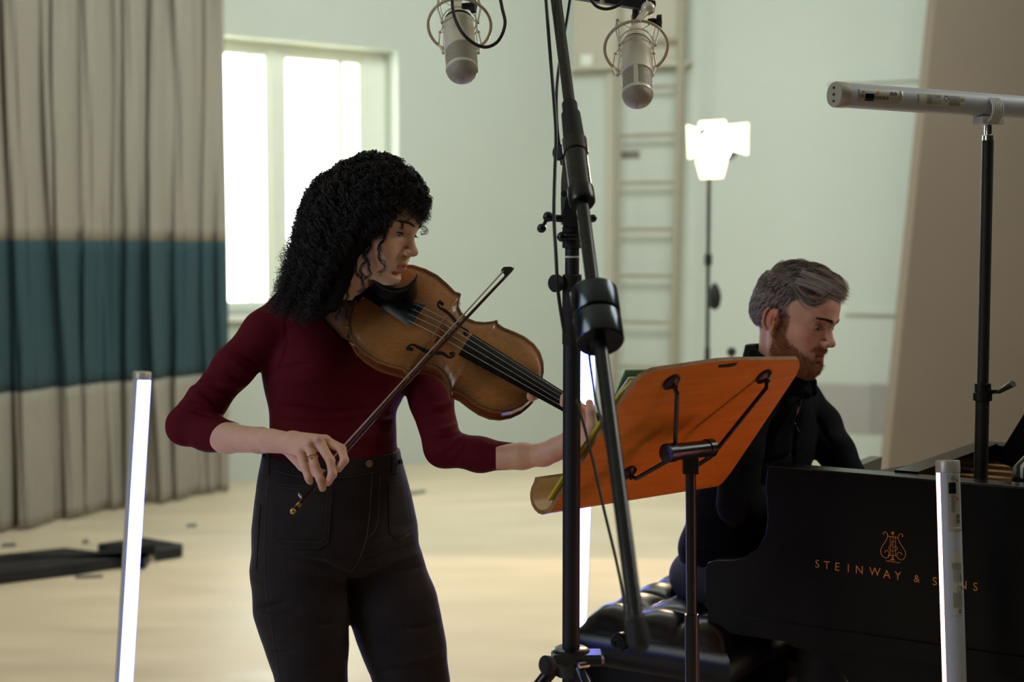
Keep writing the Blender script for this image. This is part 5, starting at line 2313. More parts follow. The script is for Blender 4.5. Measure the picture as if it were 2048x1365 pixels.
# ================================================================== the violinist
WR = P(663, 1000, 3.12)
woman = thing('person', 'woman with dark curly hair in a maroon sweater playing the violin', 'person', (WR[0], WR[1], 0))
SK = np.array(srgb(230, 184, 154)[:3])
LIP = np.array(srgb(190, 92, 84)[:3])
HW = Head(P(820, 464, 2.895), (.90, -.42, -.235), (.10, .05, 1.0), 0.965)

# --- body: head and neck, arms with hands, torso and legs, one mesh
chunks = []
F1 = head_field(HW, .0015, False, slit=.0075)
chb = H_base = HW.w(-.022, 0, -.055)
nk = P(692, 640, 3.06)
F1.cap(HW.w(-.028, 0, -.035), nk, .050, .052, .03)
F1.cap(HW.w(-.028, -.03, -.03), P(715, 652, 3.02), .012, .010, .02)
v, q = F1.mesh()
v = relax(v, q, 1, .4)
hc = face_colors(HW.loc(v), SK, LIP, False, .0075)
chunks.append((v, q))
cols = [hc]


def px3(l):
    return [P(*p) for p in l]


def armchunk(build, lo, hi, res, it=2):
    F_ = Field(lo, hi, res)
    build(F_)
    v, q = F_.mesh()
    v = relax(v, q, it, .4)
    return v, q


# bow arm and hand
def right_arm(F_):
    F_.chain(px3([(385, 862, 2.99), (455, 876, 2.935), (520, 881, 2.87), (572, 886, 2.81)]), [.034, .0315, .0255, .0205], .01)
    F_.chain(px3([(540, 880, 2.835), (585, 889, 2.80)]), [.021, .017], .01)
    wr = P(582, 884, 2.802)
    mcp = px3([(651, 882, 2.768), (636, 882, 2.757), (618, 891, 2.757), (600, 904, 2.763)])
    for m_, r in zip(mcp, (.0112, .0115, .0108, .0100)):
        F_.cap(wr + (m_ - wr) * .1, m_, .0165, r, .012)
    F_.ell(P(612, 893, 2.785), (.030, .018, .017), None, .012)
    fg = [([(651, 882, 2.768), (683, 898, 2.752), (689, 921, 2.736), (677, 939, 2.733)], (.0100, .0086, .0080, .0066)),
          ([(636, 882, 2.757), (661, 922, 2.733), (665, 949, 2.724), (656, 966, 2.731)], (.0106, .0089, .0083, .0070)),
          ([(618, 891, 2.757), (630, 933, 2.734), (640, 958, 2.725), (645, 977, 2.730)], (.0102, .0087, .0081, .0070)),
          ([(600, 904, 2.763), (609, 935, 2.743), (617, 956, 2.735), (622, 970, 2.740)], (.0092, .0079, .0074, .0064)),
          ([(578, 900, 2.815), (606, 932, 2.800), (634, 946, 2.778), (652, 950, 2.765)], (.0135, .0115, .0098, .0085))]
    for pl, rr in fg:
        pl = px3(pl)
        for i in range(len(pl) - 1):
            F_.cap(pl[i], pl[i + 1], rr[i], rr[i + 1], .0035)
    for (x, y, d) in ((651, 878, 2.760), (636, 878, 2.749), (618, 887, 2.749)):
        F_.ell(P(x, y, d), (.0075, .0075, .0065), None, .006)


lo = P(370, 1010, 2.9) - .06
hi = P(710, 830, 2.7) + .06
lo = np.array([P(360, 900, 3.0)[0] - .04, 2.60, P(600, 1010, 2.74)[2]])
hi = np.array([P(705, 900, 2.74)[0], 3.12, P(400, 815, 3.0)[2]])
c_ = armchunk(right_arm, lo, hi, .0017)
chunks.append(c_)
kn = P(636, 900, 2.75)
x_, y_, d_ = px_of(c_[0])
cc = np.tile(SK * np.array([1.0, .97, .97]), (len(c_[0]), 1))
tipm = np.zeros(len(cc))
for (tx, ty) in ((677, 941), (656, 968), (645, 980), (622, 972), (661, 922), (683, 898), (630, 933)):
    tipm = np.maximum(tipm, np.exp(-((x_ - tx) ** 2 + (y_ - ty) ** 2) / 130.0))
cc = cc * (1 - .45 * tipm[:, None]) + (SK * np.array([1.0, .66, .60])) * (.45 * tipm[:, None])
cols.append(cc)


# fingering arm and hand
def left_arm(F_):
    F_.chain(px3([(1000, 915, 2.97), (1045, 913, 2.945), (1088, 910, 2.925), (1125, 892, 2.905)]), [.0285, .0262, .0225, .0200], .012)
    F_.ell(P(1163, 878, 2.885), (.038, .020, .032), None, .02)
    F_.cap(P(1110, 900, 2.91), P(1185, 868, 2.875), .022, .017, .015)
    F_.chain(px3([(1178, 888, 2.868), (1184, 850, 2.838), (1181, 822, 2.832), (1179, 807, 2.836)]), [.0150, .0112, .0096, .0078], .006)
    F_.chain(px3([(1148, 850, 2.92), (1138, 815, 2.945), (1110, 795, 2.945), (1086, 785, 2.935), (1063, 793, 2.912)]), [.0120, .0095, .0085, .0088, .0112], .006)
    for k, (x, y) in enumerate(((1160, 842), (1146, 836), (1134, 830))):
        F_.chain(px3([(1175, 866, 2.87), (x + 5, y - 20, 2.862), (x - 5, y - 34, 2.840), (x - 8, y - 22, 2.832)]), [.011, .0085, .0080, .0070], .004)


lo = np.array([P(990, 900, 2.97)[0], 2.74, P(1100, 950, 2.9)[2]])
hi = np.array([P(1200, 800, 2.84)[0] + .02, 3.05, P(1180, 780, 2.85)[2]])
c_ = armchunk(left_arm, lo, hi, .0018)
chunks.append(c_)
x_, y_, d_ = px_of(c_[0])
cc = np.tile(SK * np.array([1.0, .95, .95]), (len(c_[0]), 1))
tipm = np.maximum(np.exp(-((x_ - 1179) ** 2 + (y_ - 800) ** 2) / 250.0), np.exp(-((x_ - 1062) ** 2 + (y_ - 790) ** 2) / 200.0))
cc = cc * (1 - .5 * tipm[:, None]) + (SK * np.array([.95, .6, .56])) * (.5 * tipm[:, None])
cols.append(cc)

TW = math.radians(33)     # torso turned to her left
tf = np.array([math.sin(TW), -math.cos(TW), 0])
tl = np.array([math.cos(TW), math.sin(TW), 0])


def rows_from(tab, d, yaw, ra=1.06, rb=.78, shrink=0.0):
    out = []
    for (py, L_, R_) in tab:
        c = P((L_ + R_) / 2, py, d)
        h = (R_ - L_) / 2 * d / F - shrink
        A = h * ra
        B = h * rb
        # keep the silhouette width for the turned ellipse
        k = h / math.sqrt((A * math.cos(yaw)) ** 2 + (B * math.sin(yaw)) ** 2)
        out.append((c[2], c[0], c[1], A * k, B * k, yaw))
    return out


TOR = [(560, 640, 745), (600, 590, 775), (640, 556, 806), (690, 538, 816), (740, 529, 814), (785, 537, 809), (807, 543, 801), (826, 545, 789), (860, 545, 790), (900, 541, 791), (950, 530, 800)]
RS_ = (590, 622, 3.05)
LS_ = (812, 645, 3.21)


def skin_torso(F_):
    F_.loft(rows_from(TOR, 3.12, TW, shrink=.010), .02)
    F_.cap(P(*RS_), P(*LS_), .040, .040, .04)
    F_.cap(P(690, 600, 3.11), P(688, 660, 3.10), .052, .058, .03)
    F_.chain(px3([RS_, (470, 732, 3.025), (384, 846, 2.992), (455, 876, 2.938)]), [.036, .030, .025, .026], .02)
    F_.chain(px3([LS_, (855, 760, 3.16), (888, 893, 3.062), (1030, 914, 2.958)]), [.038, .034, .028, .022], .02)
    F_.loft(rows_from([(940, 530, 800), (1000, 520, 818), (1060, 516, 828), (1090, 530, 815)], 3.13, TW, shrink=.016), .02)
    for s_ in LEGS:
        F_.chain(px3([p[:3] for p in s_]), [p[3] - .016 for p in s_], .01)
    for s_ in LEGS:
        a = P(*s_[-1][:3])
        F_.cap(a, (a[0] + .06, a[1] - .10, .045), .03, .022, .03)


DW = 3.10
m_ = DW / F
LEGS = [[(597, 1075, 3.11, 84 * m_), (598, 1140, 3.10, 94 * m_), (602, 1215, 3.09, 91 * m_), (610, 1262, 3.09, 83 * m_), (617, 1304, 3.085, 76 * m_), (624, 1365, 3.08, 67 * m_), (640, 1480, 3.07, 60 * m_), (655, 1640, 3.09, 55 * m_), (660, 1820, 3.12, 45 * m_)],
        [(756, 1075, 3.17, 76 * m_), (766, 1140, 3.17, 82 * m_), (786, 1212, 3.16, 88 * m_), (799, 1262, 3.15, 85 * m_), (811, 1304, 3.145, 80 * m_), (824, 1365, 3.14, 73 * m_), (845, 1480, 3.13, 66 * m_), (862, 1640, 3.14, 58 * m_), (868, 1800, 3.16, 46 * m_)]]
lo = np.array([P(330, 900, 3.0)[0] - .03, 2.86, 0.0])
hi = np.array([P(1050, 900, 2.95)[0] + .02, 3.42, P(600, 540, 3.1)[2]])
c_ = armchunk(skin_torso, lo, hi, .0055, 2)
chunks.append(c_)
cols.append(np.tile(SK, (len(c_[0]), 1)))
bv, bq = join_parts(chunks)
bd = link_mesh('body', bv, bq, M_skin, woman, 180)
vcolor(bd, np.concatenate(cols))

put_eyes(HW, woman, M_iris, (.80, -.05, -.60))
M_hairdk = mat('hair_dark_strands', srgb(27, 21, 20), 0.42, spec=0.5)
lashes(HW, woman, M_hairdk, bvh_of(*chunks[0]), brow_z=.0180, n=220)

# --- sweater
M_sweat = mat('maroon_knit', srgb(90, 12, 26), 0.8, noise=0.06, nscale=90, bump=0.35, bscale=1500, bdist=0.0005, spec=.15)
lo = np.array([P(318, 900, 3.0)[0] - .03, 2.84, P(660, 935, 3.1)[2]])
hi = np.array([P(1050, 900, 2.95)[0] + .02, 3.44, P(600, 545, 3.1)[2]])
FS = Field(lo, hi, .0036)
FS.loft(rows_from(TOR, 3.12, TW), .02)
FS.cap(P(*RS_), P(*LS_), .050, .048, .05)
for (x, y, d, r) in ((628, 728, 3.00, .058), (758, 722, 3.08, .058)):
    FS.ell(P(x, y, d), (r, r * .9, r * .95), None, .045)
FS.chain(px3([RS_, (530, 665, 3.035), (468, 735, 3.02), (412, 806, 3.0), (372, 851, 2.99)]), [.050, .0455, .0425, .0400, .0385], .02)
FS.chain(px3([(372, 851, 2.99), (420, 866, 2.965), (462, 876, 2.933)]), [.0385, .0365, .0335], .018)
FS.chain(px3([LS_, (838, 720, 3.175), (862, 800, 3.12), (888, 896, 3.05)]), [.052, .0490, .0455, .0400], .02)
FS.chain(px3([(888, 896, 3.05), (960, 910, 3.0), (1036, 914, 2.955)]), [.0400, .0345, .0272], .02)
# open ends: cuffs and neckline
for (p, d0, r) in ((P(462, 876, 2.933), P(455, 874, 2.94) - P(520, 881, 2.87), .05), (P(1036, 914, 2.955), P(1020, 914, 2.965) - P(1060, 912, 2.94), .045)):
    n = -nrm(d0)
    FS.cap(p + n * .046, p + n * .05, r * .96, r * .96, .002, 'sub')
FS.cap(HW.w(-.02, 0, -.08), P(690, 648, 3.07), .054, .060, .008, 'sub')
FS.cap(P(705, 640, 3.03), P(712, 668, 2.98), .036, .030, .012, 'sub')
v, q = FS.mesh()
v = relax(v, q, 3, .5)
folds = [([(455, 835), (430, 815), (395, 800), (360, 805)], 5, .0045), ([(470, 812), (440, 790), (400, 775), (372, 780)], 5, .0035), ([(500, 765), (470, 775), (440, 772)], 5, .003),
         ([(395, 780), (420, 800), (450, 838)], 4, -.004), ([(380, 770), (410, 762), (440, 770)], 4, -.003), ([(400, 750), (440, 752), (480, 770)], 5, .003),
         ([(365, 815), (400, 825), (440, 838)], 5, -.0035), ([(560, 590), (572, 640), (570, 700), (560, 740)], 3.0, -.0020),
         ([(548, 812), (600, 816), (660, 822), (720, 818)], 5, -.004), ([(550, 826), (610, 832), (680, 834), (740, 826)], 6, .003), ([(560, 842), (620, 846), (700, 842)], 4, -.002),
         ([(786, 828), (760, 832), (735, 826)], 5, .004), ([(788, 840), (762, 846), (740, 842)], 4, -.0035), ([(535, 745), (580, 735), (640, 722)], 6, -.003), ([(540, 760), (590, 762), (650, 752)], 7, .002),
         ([(545, 870), (620, 880), (700, 884)], 6, -.002), ([(790, 860), (740, 872), (700, 880)], 6, .0025), ([(792, 880), (750, 893), (700, 898)], 5, -.002),
         ([(905, 800), (885, 812), (860, 812)], 5, .004), ([(908, 815), (885, 826), (862, 826)], 4, -.003), ([(918, 845), (895, 858), (868, 860)], 5, .004), ([(925, 862), (900, 872), (870, 878)], 4, -.004),
         ([(930, 870), (905, 890), (875, 905)], 6, .0035), ([(935, 880), (925, 905), (905, 930)], 5, -.003), ([(965, 882), (975, 890), (990, 892)], 4, .002), ([(820, 800), (835, 850), (850, 900)], 4, .002),
         ([(330, 860), (345, 880), (380, 895), (430, 902)], 7, .002), ([(450, 700), (490, 712), (520, 735)], 5, -.003), ([(440, 715), (475, 730), (505, 752)], 5, .0025), ([(420, 735), (455, 745), (485, 765)], 4, -.002)]
v = sculpt(v, q, folds)
sw = link_mesh('sweater', v, q, M_sweat, woman, 180)
bvh_sw = bvh_of(v, q)
M_seam = mat('maroon_seam', srgb(70, 8, 24), 0.9)
MB().tube(drape_line(bvh_sw, [(566, 592), (575, 640), (572, 690), (556, 735)], .0006), .0010, 6).build('shoulder_seam', M_seam, sw)

# --- trousers
def corduroy():
    m = mat('black_corduroy', srgb(42, 36, 34), 0.75, noise=0.22, nscale=16, sheen=0.12, spec=.2)
    nt = m.node_tree
    b = nt.nodes['Principled BSDF']
    tc = nt.nodes.new('ShaderNodeTexCoord')
    sp = nt.nodes.new('ShaderNodeSeparateXYZ')
    nt.links.new(tc.outputs['Object'], sp.inputs[0])
    ml = nt.nodes.new('ShaderNodeMath')
    ml.operation = 'MULTIPLY'
    ml.inputs[1].default_value = 2 * math.pi / .0024
    nt.links.new(sp.outputs[0], ml.inputs[0])
    sn = nt.nodes.new('ShaderNodeMath')
    sn.operation = 'SINE'
    nt.links.new(ml.outputs[0], sn.inputs[0])
    bp = nt.nodes.new('ShaderNodeBump')
    bp.inputs['Strength'].default_value = 0.5
    bp.inputs['Distance'].default_value = 0.0004
    nt.links.new(sn.outputs[0], bp.inputs['Height'])
    nt.links.new(bp.outputs[0], b.inputs['Normal'])
    return m


M_cord = corduroy()
PEL = [(903, 531, 797), (925, 527, 801), (950, 522, 808), (1000, 516, 821), (1050, 511, 831), (1085, 512, 832), (1115, 528, 815), (1140, 560, 780)]
lo = np.array([P(490, 1100, 3.1)[0] - .03, 2.86, 0.12])
hi = np.array([P(900, 1300, 3.1)[0] + .05, 3.46, P(600, 900, 3.12)[2]])
FT = Field(lo, hi, .0042)
FT.loft(rows_from(PEL, 3.13, TW, 1.04, .78), .02)
for s_ in LEGS:
    FT.chain(px3([p[:3] for p in s_]), [p[3] for p in s_], .018)
tz = P(663, 903, 3.0)[2]
v, q = FT.mesh()
v = relax(v, q, 3, .5)
tf_ = [([(516, 985), (560, 978), (600, 982)], 5, -.0025), ([(520, 1000), (570, 1003), (620, 998)], 5, .002), ([(545, 1060), (600, 1068), (650, 1078)], 6, .003), ([(540, 1080), (590, 1088), (640, 1092)], 6, -.003),
       ([(560, 1100), (620, 1108), (690, 1118)], 7, .004), ([(600, 1120), (650, 1130), (694, 1148)], 6, -.004), ([(835, 1050), (800, 1070), (760, 1085), (720, 1110)], 6, .004), ([(842, 1080), (800, 1100), (750, 1115), (710, 1128)], 6, -.004),
       ([(846, 1105), (800, 1120), (740, 1135)], 6, .0035), ([(854, 1130), (810, 1142), (760, 1150)], 6, -.003), ([(822, 1010), (800, 1025), (775, 1030)], 5, .002), ([(835, 1035), (805, 1050), (775, 1054)], 5, -.002),
       ([(697, 1150), (700, 1180), (700, 1215)], 5, -.006), ([(502, 1150), (540, 1170), (600, 1175)], 6, -.002), ([(510, 1215), (540, 1212), (570, 1205)], 4, -.004), ([(512, 1225), (545, 1226), (580, 1218)], 5, .004),
       ([(540, 1300), (560, 1305), (590, 1300)], 5, -.003), ([(693, 1240), (660, 1250), (630, 1245)], 5, -.003), ([(880, 1240), (850, 1255), (800, 1258)], 5, -.003), ([(892, 1300), (850, 1320), (800, 1325)], 6, .003),
       ([(744, 1350), (790, 1340), (830, 1340)], 6, -.003), ([(560, 1350), (600, 1345), (650, 1350)], 6, .002)]
v = sculpt(v, q, tf_)
tr = link_mesh('trousers', v, q, M_cord, woman, 180)
bvt = bvh_of(v, q)
M_thread = mat('dark_thread', srgb(78, 70, 68), 0.8)


def stitched(name, top, bot, off, parent, m=M_cord, n=26, mm=20, th=.0015, edge=True):
    G = drape_patch(bvt, top, bot, off, n, mm)
    vs, fs = sheet_solid(G, th, FW)
    o = link_mesh(name, vs, fs, m, parent, 60)
    if edge:
        for ins in (0.0, .07):
            i0, i1 = int(ins * (mm - 1)), int((1 - ins) * (mm - 1))
            k0, k1 = int(ins * (n - 1)), int((1 - ins) * (n - 1))
            loop = [G[i0, k] for k in range(k0, k1 + 1)] + [G[i, k1] for i in range(i0, i1 + 1)] + [G[i1, k] for k in range(k1, k0 - 1, -1)] + [G[i, k0] for i in range(i1, i0 - 1, -1)]
            MB().tube(np.array(loop) - FW * .0004, .00035, 4, cap=False).build('stitching', M_thread, o)
    return o


wb = stitched('waistband', [(533, 908), (600, 921), (680, 922), (740, 913), (797, 897)], [(529, 935), (600, 953), (680, 955), (745, 945), (806, 926)], .0035, tr, n=50, mm=8, edge=False)
for pl in ([(529, 937), (600, 954), (680, 956), (745, 946), (806, 927)],):
    MB().tube(drape_line(bvt, pl, .003), .0007, 5).build('stitching', M_thread, wb)
stitched('pocket', [(553, 968), (610, 973), (664, 980)], [(546, 1080), (560, 1096), (636, 1099), (656, 1086)], .0028, tr)
stitched('pocket', [(777, 968), (800, 960), (813, 955)], [(779, 1066), (800, 1082), (832, 1064)], .0028, tr)
for x0, x1, y0, y1 in ((524, 538, 908, 950), (785, 797, 900, 947)):
    G = drape_patch(bvt, [(x0, y0), (x1, y0)], [(x0 - 1, y1), (x1 - 1, y1)], .007, 5, 14)
    vs, fs = sheet_solid(G, .003, FW)
    link_mesh('belt_loop', vs, fs, M_cord, tr, 40)
bc = drape(bvt, 738, 928, .006)
bn_ = nrm(tf * .9 + np.array([0, -.3, .1]))
MB().lathe(bc, bn_, [(0, .0078), (.0015, .0082), (.003, .0075), (.0025, .0056), (.0034, .003), (.0036, .001)], 24).build('button', mat('copper_button', srgb(150, 122, 110), .4, metal=.6), tr)
for pl in ([(744, 948), (742, 985), (739, 1030), (732, 1080), (716, 1125), (702, 1146)], [(760, 950), (758, 1000), (756, 1040), (748, 1065), (730, 1080)], [(540, 940), (534, 990), (530, 1050), (529, 1110), (532, 1180), (545, 1270), (560, 1364)]):
    MB().tube(drape_line(bvt, pl, .0006), .0009, 5).build('seam', M_thread, tr)
G = drape_patch(bvt, [(510, 1010), (520, 1010)], [(502, 1140), (512, 1140)], .004, 4, 14)
vs, fs = sheet_solid(G, .002, FW)
link_mesh('back_pocket_edge', vs, fs, M_cord, tr, 40)
for s_, nm in ((0, 'shoe'), (1, 'shoe')):
    a = P(*LEGS[s_][-1][:3])
    fo = Field(np.array([a[0] - .12, a[1] - .26, .0]), np.array([a[0] + .22, a[1] + .12, .16]), .006)
    fo.cap((a[0], a[1], .05), (a[0] + .09, a[1] - .15, .035), .042, .034, .02)
    fo.cap((a[0], a[1], .05), (a[0], a[1], .12), .042, .045, .02)
    v_, q_ = fo.mesh()
    v_[:, 2] = np.maximum(v_[:, 2], .003)
    link_mesh(nm, v_, q_, M_rubber, woman, 180)

# ring on her finger
rc = P(624.5, 916, 2.7455)
ra = nrm(P(630, 933, 2.734) - P(618, 891, 2.757))
x_, y_, _ = frame_of(ra)
rg = MB()
rg.tube(np.array([rc + .0106 * (x_ * math.cos(t) + y_ * math.sin(t)) for t in np.linspace(0, 2 * math.pi, 33)]), .0017, 8, cap=False)
rg.ball(rc - FW * .0112, .0036, 12)
lab(rg.build('finger_ring', M_brass, woman), 'gold ring on a finger of the bow hand')

# --- hair
FH = Field(HW.w(0, 0, -.04) - np.array([.24, .24, .30]), HW.w(0, 0, -.04) + np.array([.24, .24, .24]), .005)
FH.ell(HW.w(-.020, 0, .044), np.array([.096, .080, .082]), HW.R, .0)
FH.ell(HW.w(-.045, 0, -.010), np.array([.068, .078, .085]), HW.R, .04)
FH.ell(HW.w(.030, 0, .088), np.array([.055, .060, .028]), HW.R, .03)
FH.ell(HW.w(.028, -.052, .040), np.array([.036, .030, .040]), HW.R, .02)
FH.cap(HW.w(-.060, -.040, -.03), HW.w(-.070, -.045, -.190), .058, .038, .04)
FH.cap(HW.w(-.060, .030, -.03), HW.w(-.085, .025, -.175), .055, .038, .04)
FH.cap(HW.w(.004, -.060, .00), HW.w(-.012, -.072, -.175), .026, .018, .03)
FH.cap(HW.w(.040, -.060, .03), HW.w(.024, -.068, -.040), .016, .010, .02)
v, q = FH.mesh()
v = relax(v, q, 2)
M_hmass = mat('hair_dark_mass', srgb(16, 12, 12), 0.75, bump=1.0, bscale=190, bdist=.004, spec=.2)
hm = link_mesh('hair', v, q, M_hmass, woman, 180)


def curly(p_list, n_str, rad, turns_len, spread, npts, grow=1.0):
    """a lock of n_str curly strands around a smooth path"""
    path = smooth_path(p_list, 10)
    s_ = np.r_[0, np.cumsum(np.linalg.norm(np.diff(path, axis=0), axis=1))]
    t = np.linspace(0, s_[-1], npts)
    C_ = np.stack([np.interp(t, s_, path[:, i]) for i in range(3)], 1)
    T = np.gradient(C_, axis=0)
    T /= np.linalg.norm(T, axis=1)[:, None] + 1e-9
    X = np.cross(T, [.3, .9, .2])
    X /= np.linalg.norm(X, axis=1)[:, None] + 1e-9
    Y = np.cross(T, X)
    ph0 = rnd.uniform(0, 6.28)
    sg = rnd.choice((-1, 1))
    out = []
    env = np.clip(t / .04, 0, 1) ** .8 * (1 + .3 * (t / t[-1]) * grow)
    for k in range(n_str):
        ph = ph0 + rnd.gauss(0, .45)
        r = rad * rnd.uniform(.75, 1.25)
        w = 2 * math.pi / (turns_len * rnd.uniform(.93, 1.07))
        a = sg * (ph + w * t)
        ox, oy = rnd.gauss(0, spread), rnd.gauss(0, spread)
        e2 = np.linspace(.3, 1, npts)
        out.append(C_ + X * (np.cos(a) * r * env + ox * e2)[:, None] + Y * (np.sin(a) * r * env + oy * e2)[:, None])
    return out


S = []
NP = 44
for i in range(620):
    # long locks: back and both sides
    side_ = rnd.random()
    if side_ < .50:
        az = -rnd.uniform(34, 150)      # her right side, towards the camera
    elif side_ < .80:
        az = rnd.uniform(150, 210)
    else:
        az = rnd.uniform(70, 150)
    el = rnd.uniform(8, 80)
    a, e = math.radians(az), math.radians(el)
    d = np.array([math.cos(a) * math.cos(e), math.sin(a) * math.cos(e), math.sin(e)])
    p0 = np.array([-.014, 0, .038]) + d * np.array([.090, .074, .082])
    back = max(0, -math.cos(a))
    hd2 = np.array([math.cos(a), math.sin(a), 0])
    ro = .098 + .018 * back + rnd.uniform(-.012, .014)
    if az < 0 and az > -95:
        ro = .102 + rnd.uniform(-.010, .012)
    ctr = np.array([-.02, 0, 0])
    p1 = p0 + d * rnd.uniform(.012, .030)
    zt = rnd.uniform(.0, .05)
    p2 = ctr + hd2 * ro * (1 + .08 * back) + np.array([0, 0, zt])
    zend = -rnd.uniform(.10, .245) if (az < -75 or az > 100) else -rnd.uniform(.06, .15)
    if -78 < az < 0:
        zend = -rnd.uniform(.02, .10)
    if -66 < az < 0:
        zend = -rnd.uniform(.0, .045)
    p3 = ctr + hd2 * ro * rnd.uniform(.92, 1.08) + np.array([-.012, 0, zt + (zend - zt) * .5])
    p4 = ctr + hd2 * ro * rnd.uniform(.80, 1.08) + np.array([-.028, 0, zend])
    if az < 0:
        p3[0] += .004
        p4[0] -= .004
    pts = [HW.w(*p) for p in (p0, p1, p2, p3, p4)]
    S += curly(pts, 8, rnd.uniform(.0055, .0105), rnd.uniform(.028, .044), .0022, NP)
for i in range(170):
    # top and fringe: short curls falling over the forehead and bulging over the crown
    a = math.radians(rnd.uniform(-75, 75))
    e = math.radians(rnd.uniform(38, 85))
    d = np.array([math.cos(a) * math.cos(e), math.sin(a) * math.cos(e), math.sin(e)])
    p0 = np.array([-.014, 0, .038]) + d * np.array([.094, .076, .084])
    a2 = a * .9 + rnd.uniform(-.2, .2)
    r2 = rnd.uniform(.086, .107)
    p1 = p0 + d * rnd.uniform(.015, .028)
    p2 = np.array([-.008 + r2 * math.cos(a2), .85 * r2 * math.sin(a2), rnd.uniform(.062, .088)])
    p3 = np.array([-.008 + (r2 + rnd.uniform(-.006, .012)) * math.cos(a2), .85 * r2 * math.sin(a2), rnd.uniform(.018, .056)])
    pts = [HW.w(*p) for p in (p0, p1, p2, p3)]
    S += curly(pts, 7, rnd.uniform(.005, .010), rnd.uniform(.026, .038), .0022, NP)
# ringlets that stand out at the edge of the mass
for i in range(150):
    a = math.radians(rnd.uniform(-180, 180))
    e = math.radians(rnd.uniform(-8, 80))
    if abs(math.degrees(a)) < 55 and e < .75:
        continue
    d = np.array([math.cos(a) * math.cos(e), math.sin(a) * math.cos(e), math.sin(e)])
    p0 = np.array([-.020, 0, .028]) + d * np.array([.108, .098, .096])
    tn = np.cross(d, [rnd.uniform(-1, 1), rnd.uniform(-1, 1), rnd.uniform(-1, 1)])
    tn /= np.linalg.norm(tn)
    p1 = p0 + d * rnd.uniform(.004, .012) + tn * .012
    p2 = p0 + d * rnd.uniform(-.004, .010) + tn * rnd.uniform(.02, .035) + np.array([0, 0, -.015])
    S += curly([HW.w(*p) for p in (p0 - d * .02, p0, p1, p2)], 4, rnd.uniform(.006, .010), rnd.uniform(.028, .040), .0008, NP)
# separate locks the photograph shows beside the face
for pl in ([(768, 448, 2.86), (771, 468, 2.85), (762, 488, 2.85), (757, 508, 2.85), (768, 528, 2.85), (768, 540, 2.85), (757, 549, 2.855)],
           [(735, 480, 2.86), (730, 510, 2.86), (738, 530, 2.86), (742, 545, 2.86), (733, 560, 2.87)],
           [(715, 490, 2.86), (708, 520, 2.86), (716, 550, 2.86), (728, 572, 2.87), (716, 584, 2.88)],
           [(745, 470, 2.86), (738, 500, 2.855), (730, 522, 2.855), (722, 545, 2.86), (730, 560, 2.865)],
           [(700, 500, 2.87), (690, 540, 2.88), (698, 575, 2.89), (690, 610, 2.91), (698, 640, 2.93)],
           [(690, 520, 2.87), (676, 560, 2.89), (682, 600, 2.91), (672, 640, 2.94)],
           [(830, 380, 2.90), (846, 400, 2.89), (850, 425, 2.89), (840, 445, 2.89), (852, 462, 2.89), (842, 470, 2.89)],
           [(815, 400, 2.88), (822, 425, 2.87), (812, 440, 2.87), (820, 452, 2.875)],
           [(790, 405, 2.87), (795, 430, 2.865), (806, 446, 2.86), (800, 458, 2.862)]):
    S += curly([P(*p) for p in pl], 12, .0028, .030, .0022, NP, grow=.2)
o = strands('curls', S, .00075, M_hairdk, hm)
o['kind'] = 'stuff'
# loose flyaway hairs
S = []
for i in range(420):
    a = math.radians(rnd.uniform(-180, 180))
    e = math.radians(rnd.uniform(0, 85))
    d = np.array([math.cos(a) * math.cos(e), math.sin(a) * math.cos(e), math.sin(e)])
    if abs(math.degrees(a)) < 50 and e < .6:
        continue
    p0 = np.array([-.016, 0, .030]) + d * np.array([.108, .098, .098])
    p1 = p0 + d * rnd.uniform(.006, .016)
    p2 = p1 + np.array([rnd.uniform(-.02, .02), rnd.uniform(-.02, .02), rnd.uniform(-.03, .005)])
    S += curly([HW.w(*p) for p in (p0, p1, p2)], 1, rnd.uniform(.002, .006), .022, .0, NP)
o = strands('flyaway_hair', S, .00028, M_hairdk, hm)
o['kind'] = 'stuff'
# ================================================================== the pianist
MR = P(1460, 1150, 3.5)
man = thing('person', 'bearded man with grey-brown hair in a black coat seated at the piano', 'person', (MR[0], MR[1], 0))
SK2 = np.array(srgb(222, 172, 150)[:3])
LIP2 = np.array(srgb(170, 84, 74)[:3])
HM = Head(P(1657, 650, 3.25), (.72, -.66, -.26), (.04, .05, 1.0), 1.0)
chunks, cols = [], []


def man_extra(F_, E, Cp):
    E((.086, 0, .010), (.006, .009, .008), .006)
    for s_ in (1, -1):
        Cp((.094, s_ * .005, .014), (.076, s_ * .040, .0175), .0070, .0065, .008)
        Cp((.0975, s_ * .016, -.040), (.083, s_ * .030, -.062), .0018, .0018, .006, 'sub')
    E((.036, 0, -.095), (.048, .046, .026), .02)


F1 = head_field(HM, .0016, True, slit=.0098, extra=man_extra)
mn = P(1562, 760, 3.34)
F1.cap(HM.w(-.024, 0, -.040), mn, .052, .056, .03)
v, q = F1.mesh()
v = relax(v, q, 1, .4)
L_ = HM.loc(v)
hc = face_colors(L_, SK2, LIP2, True, .0098)


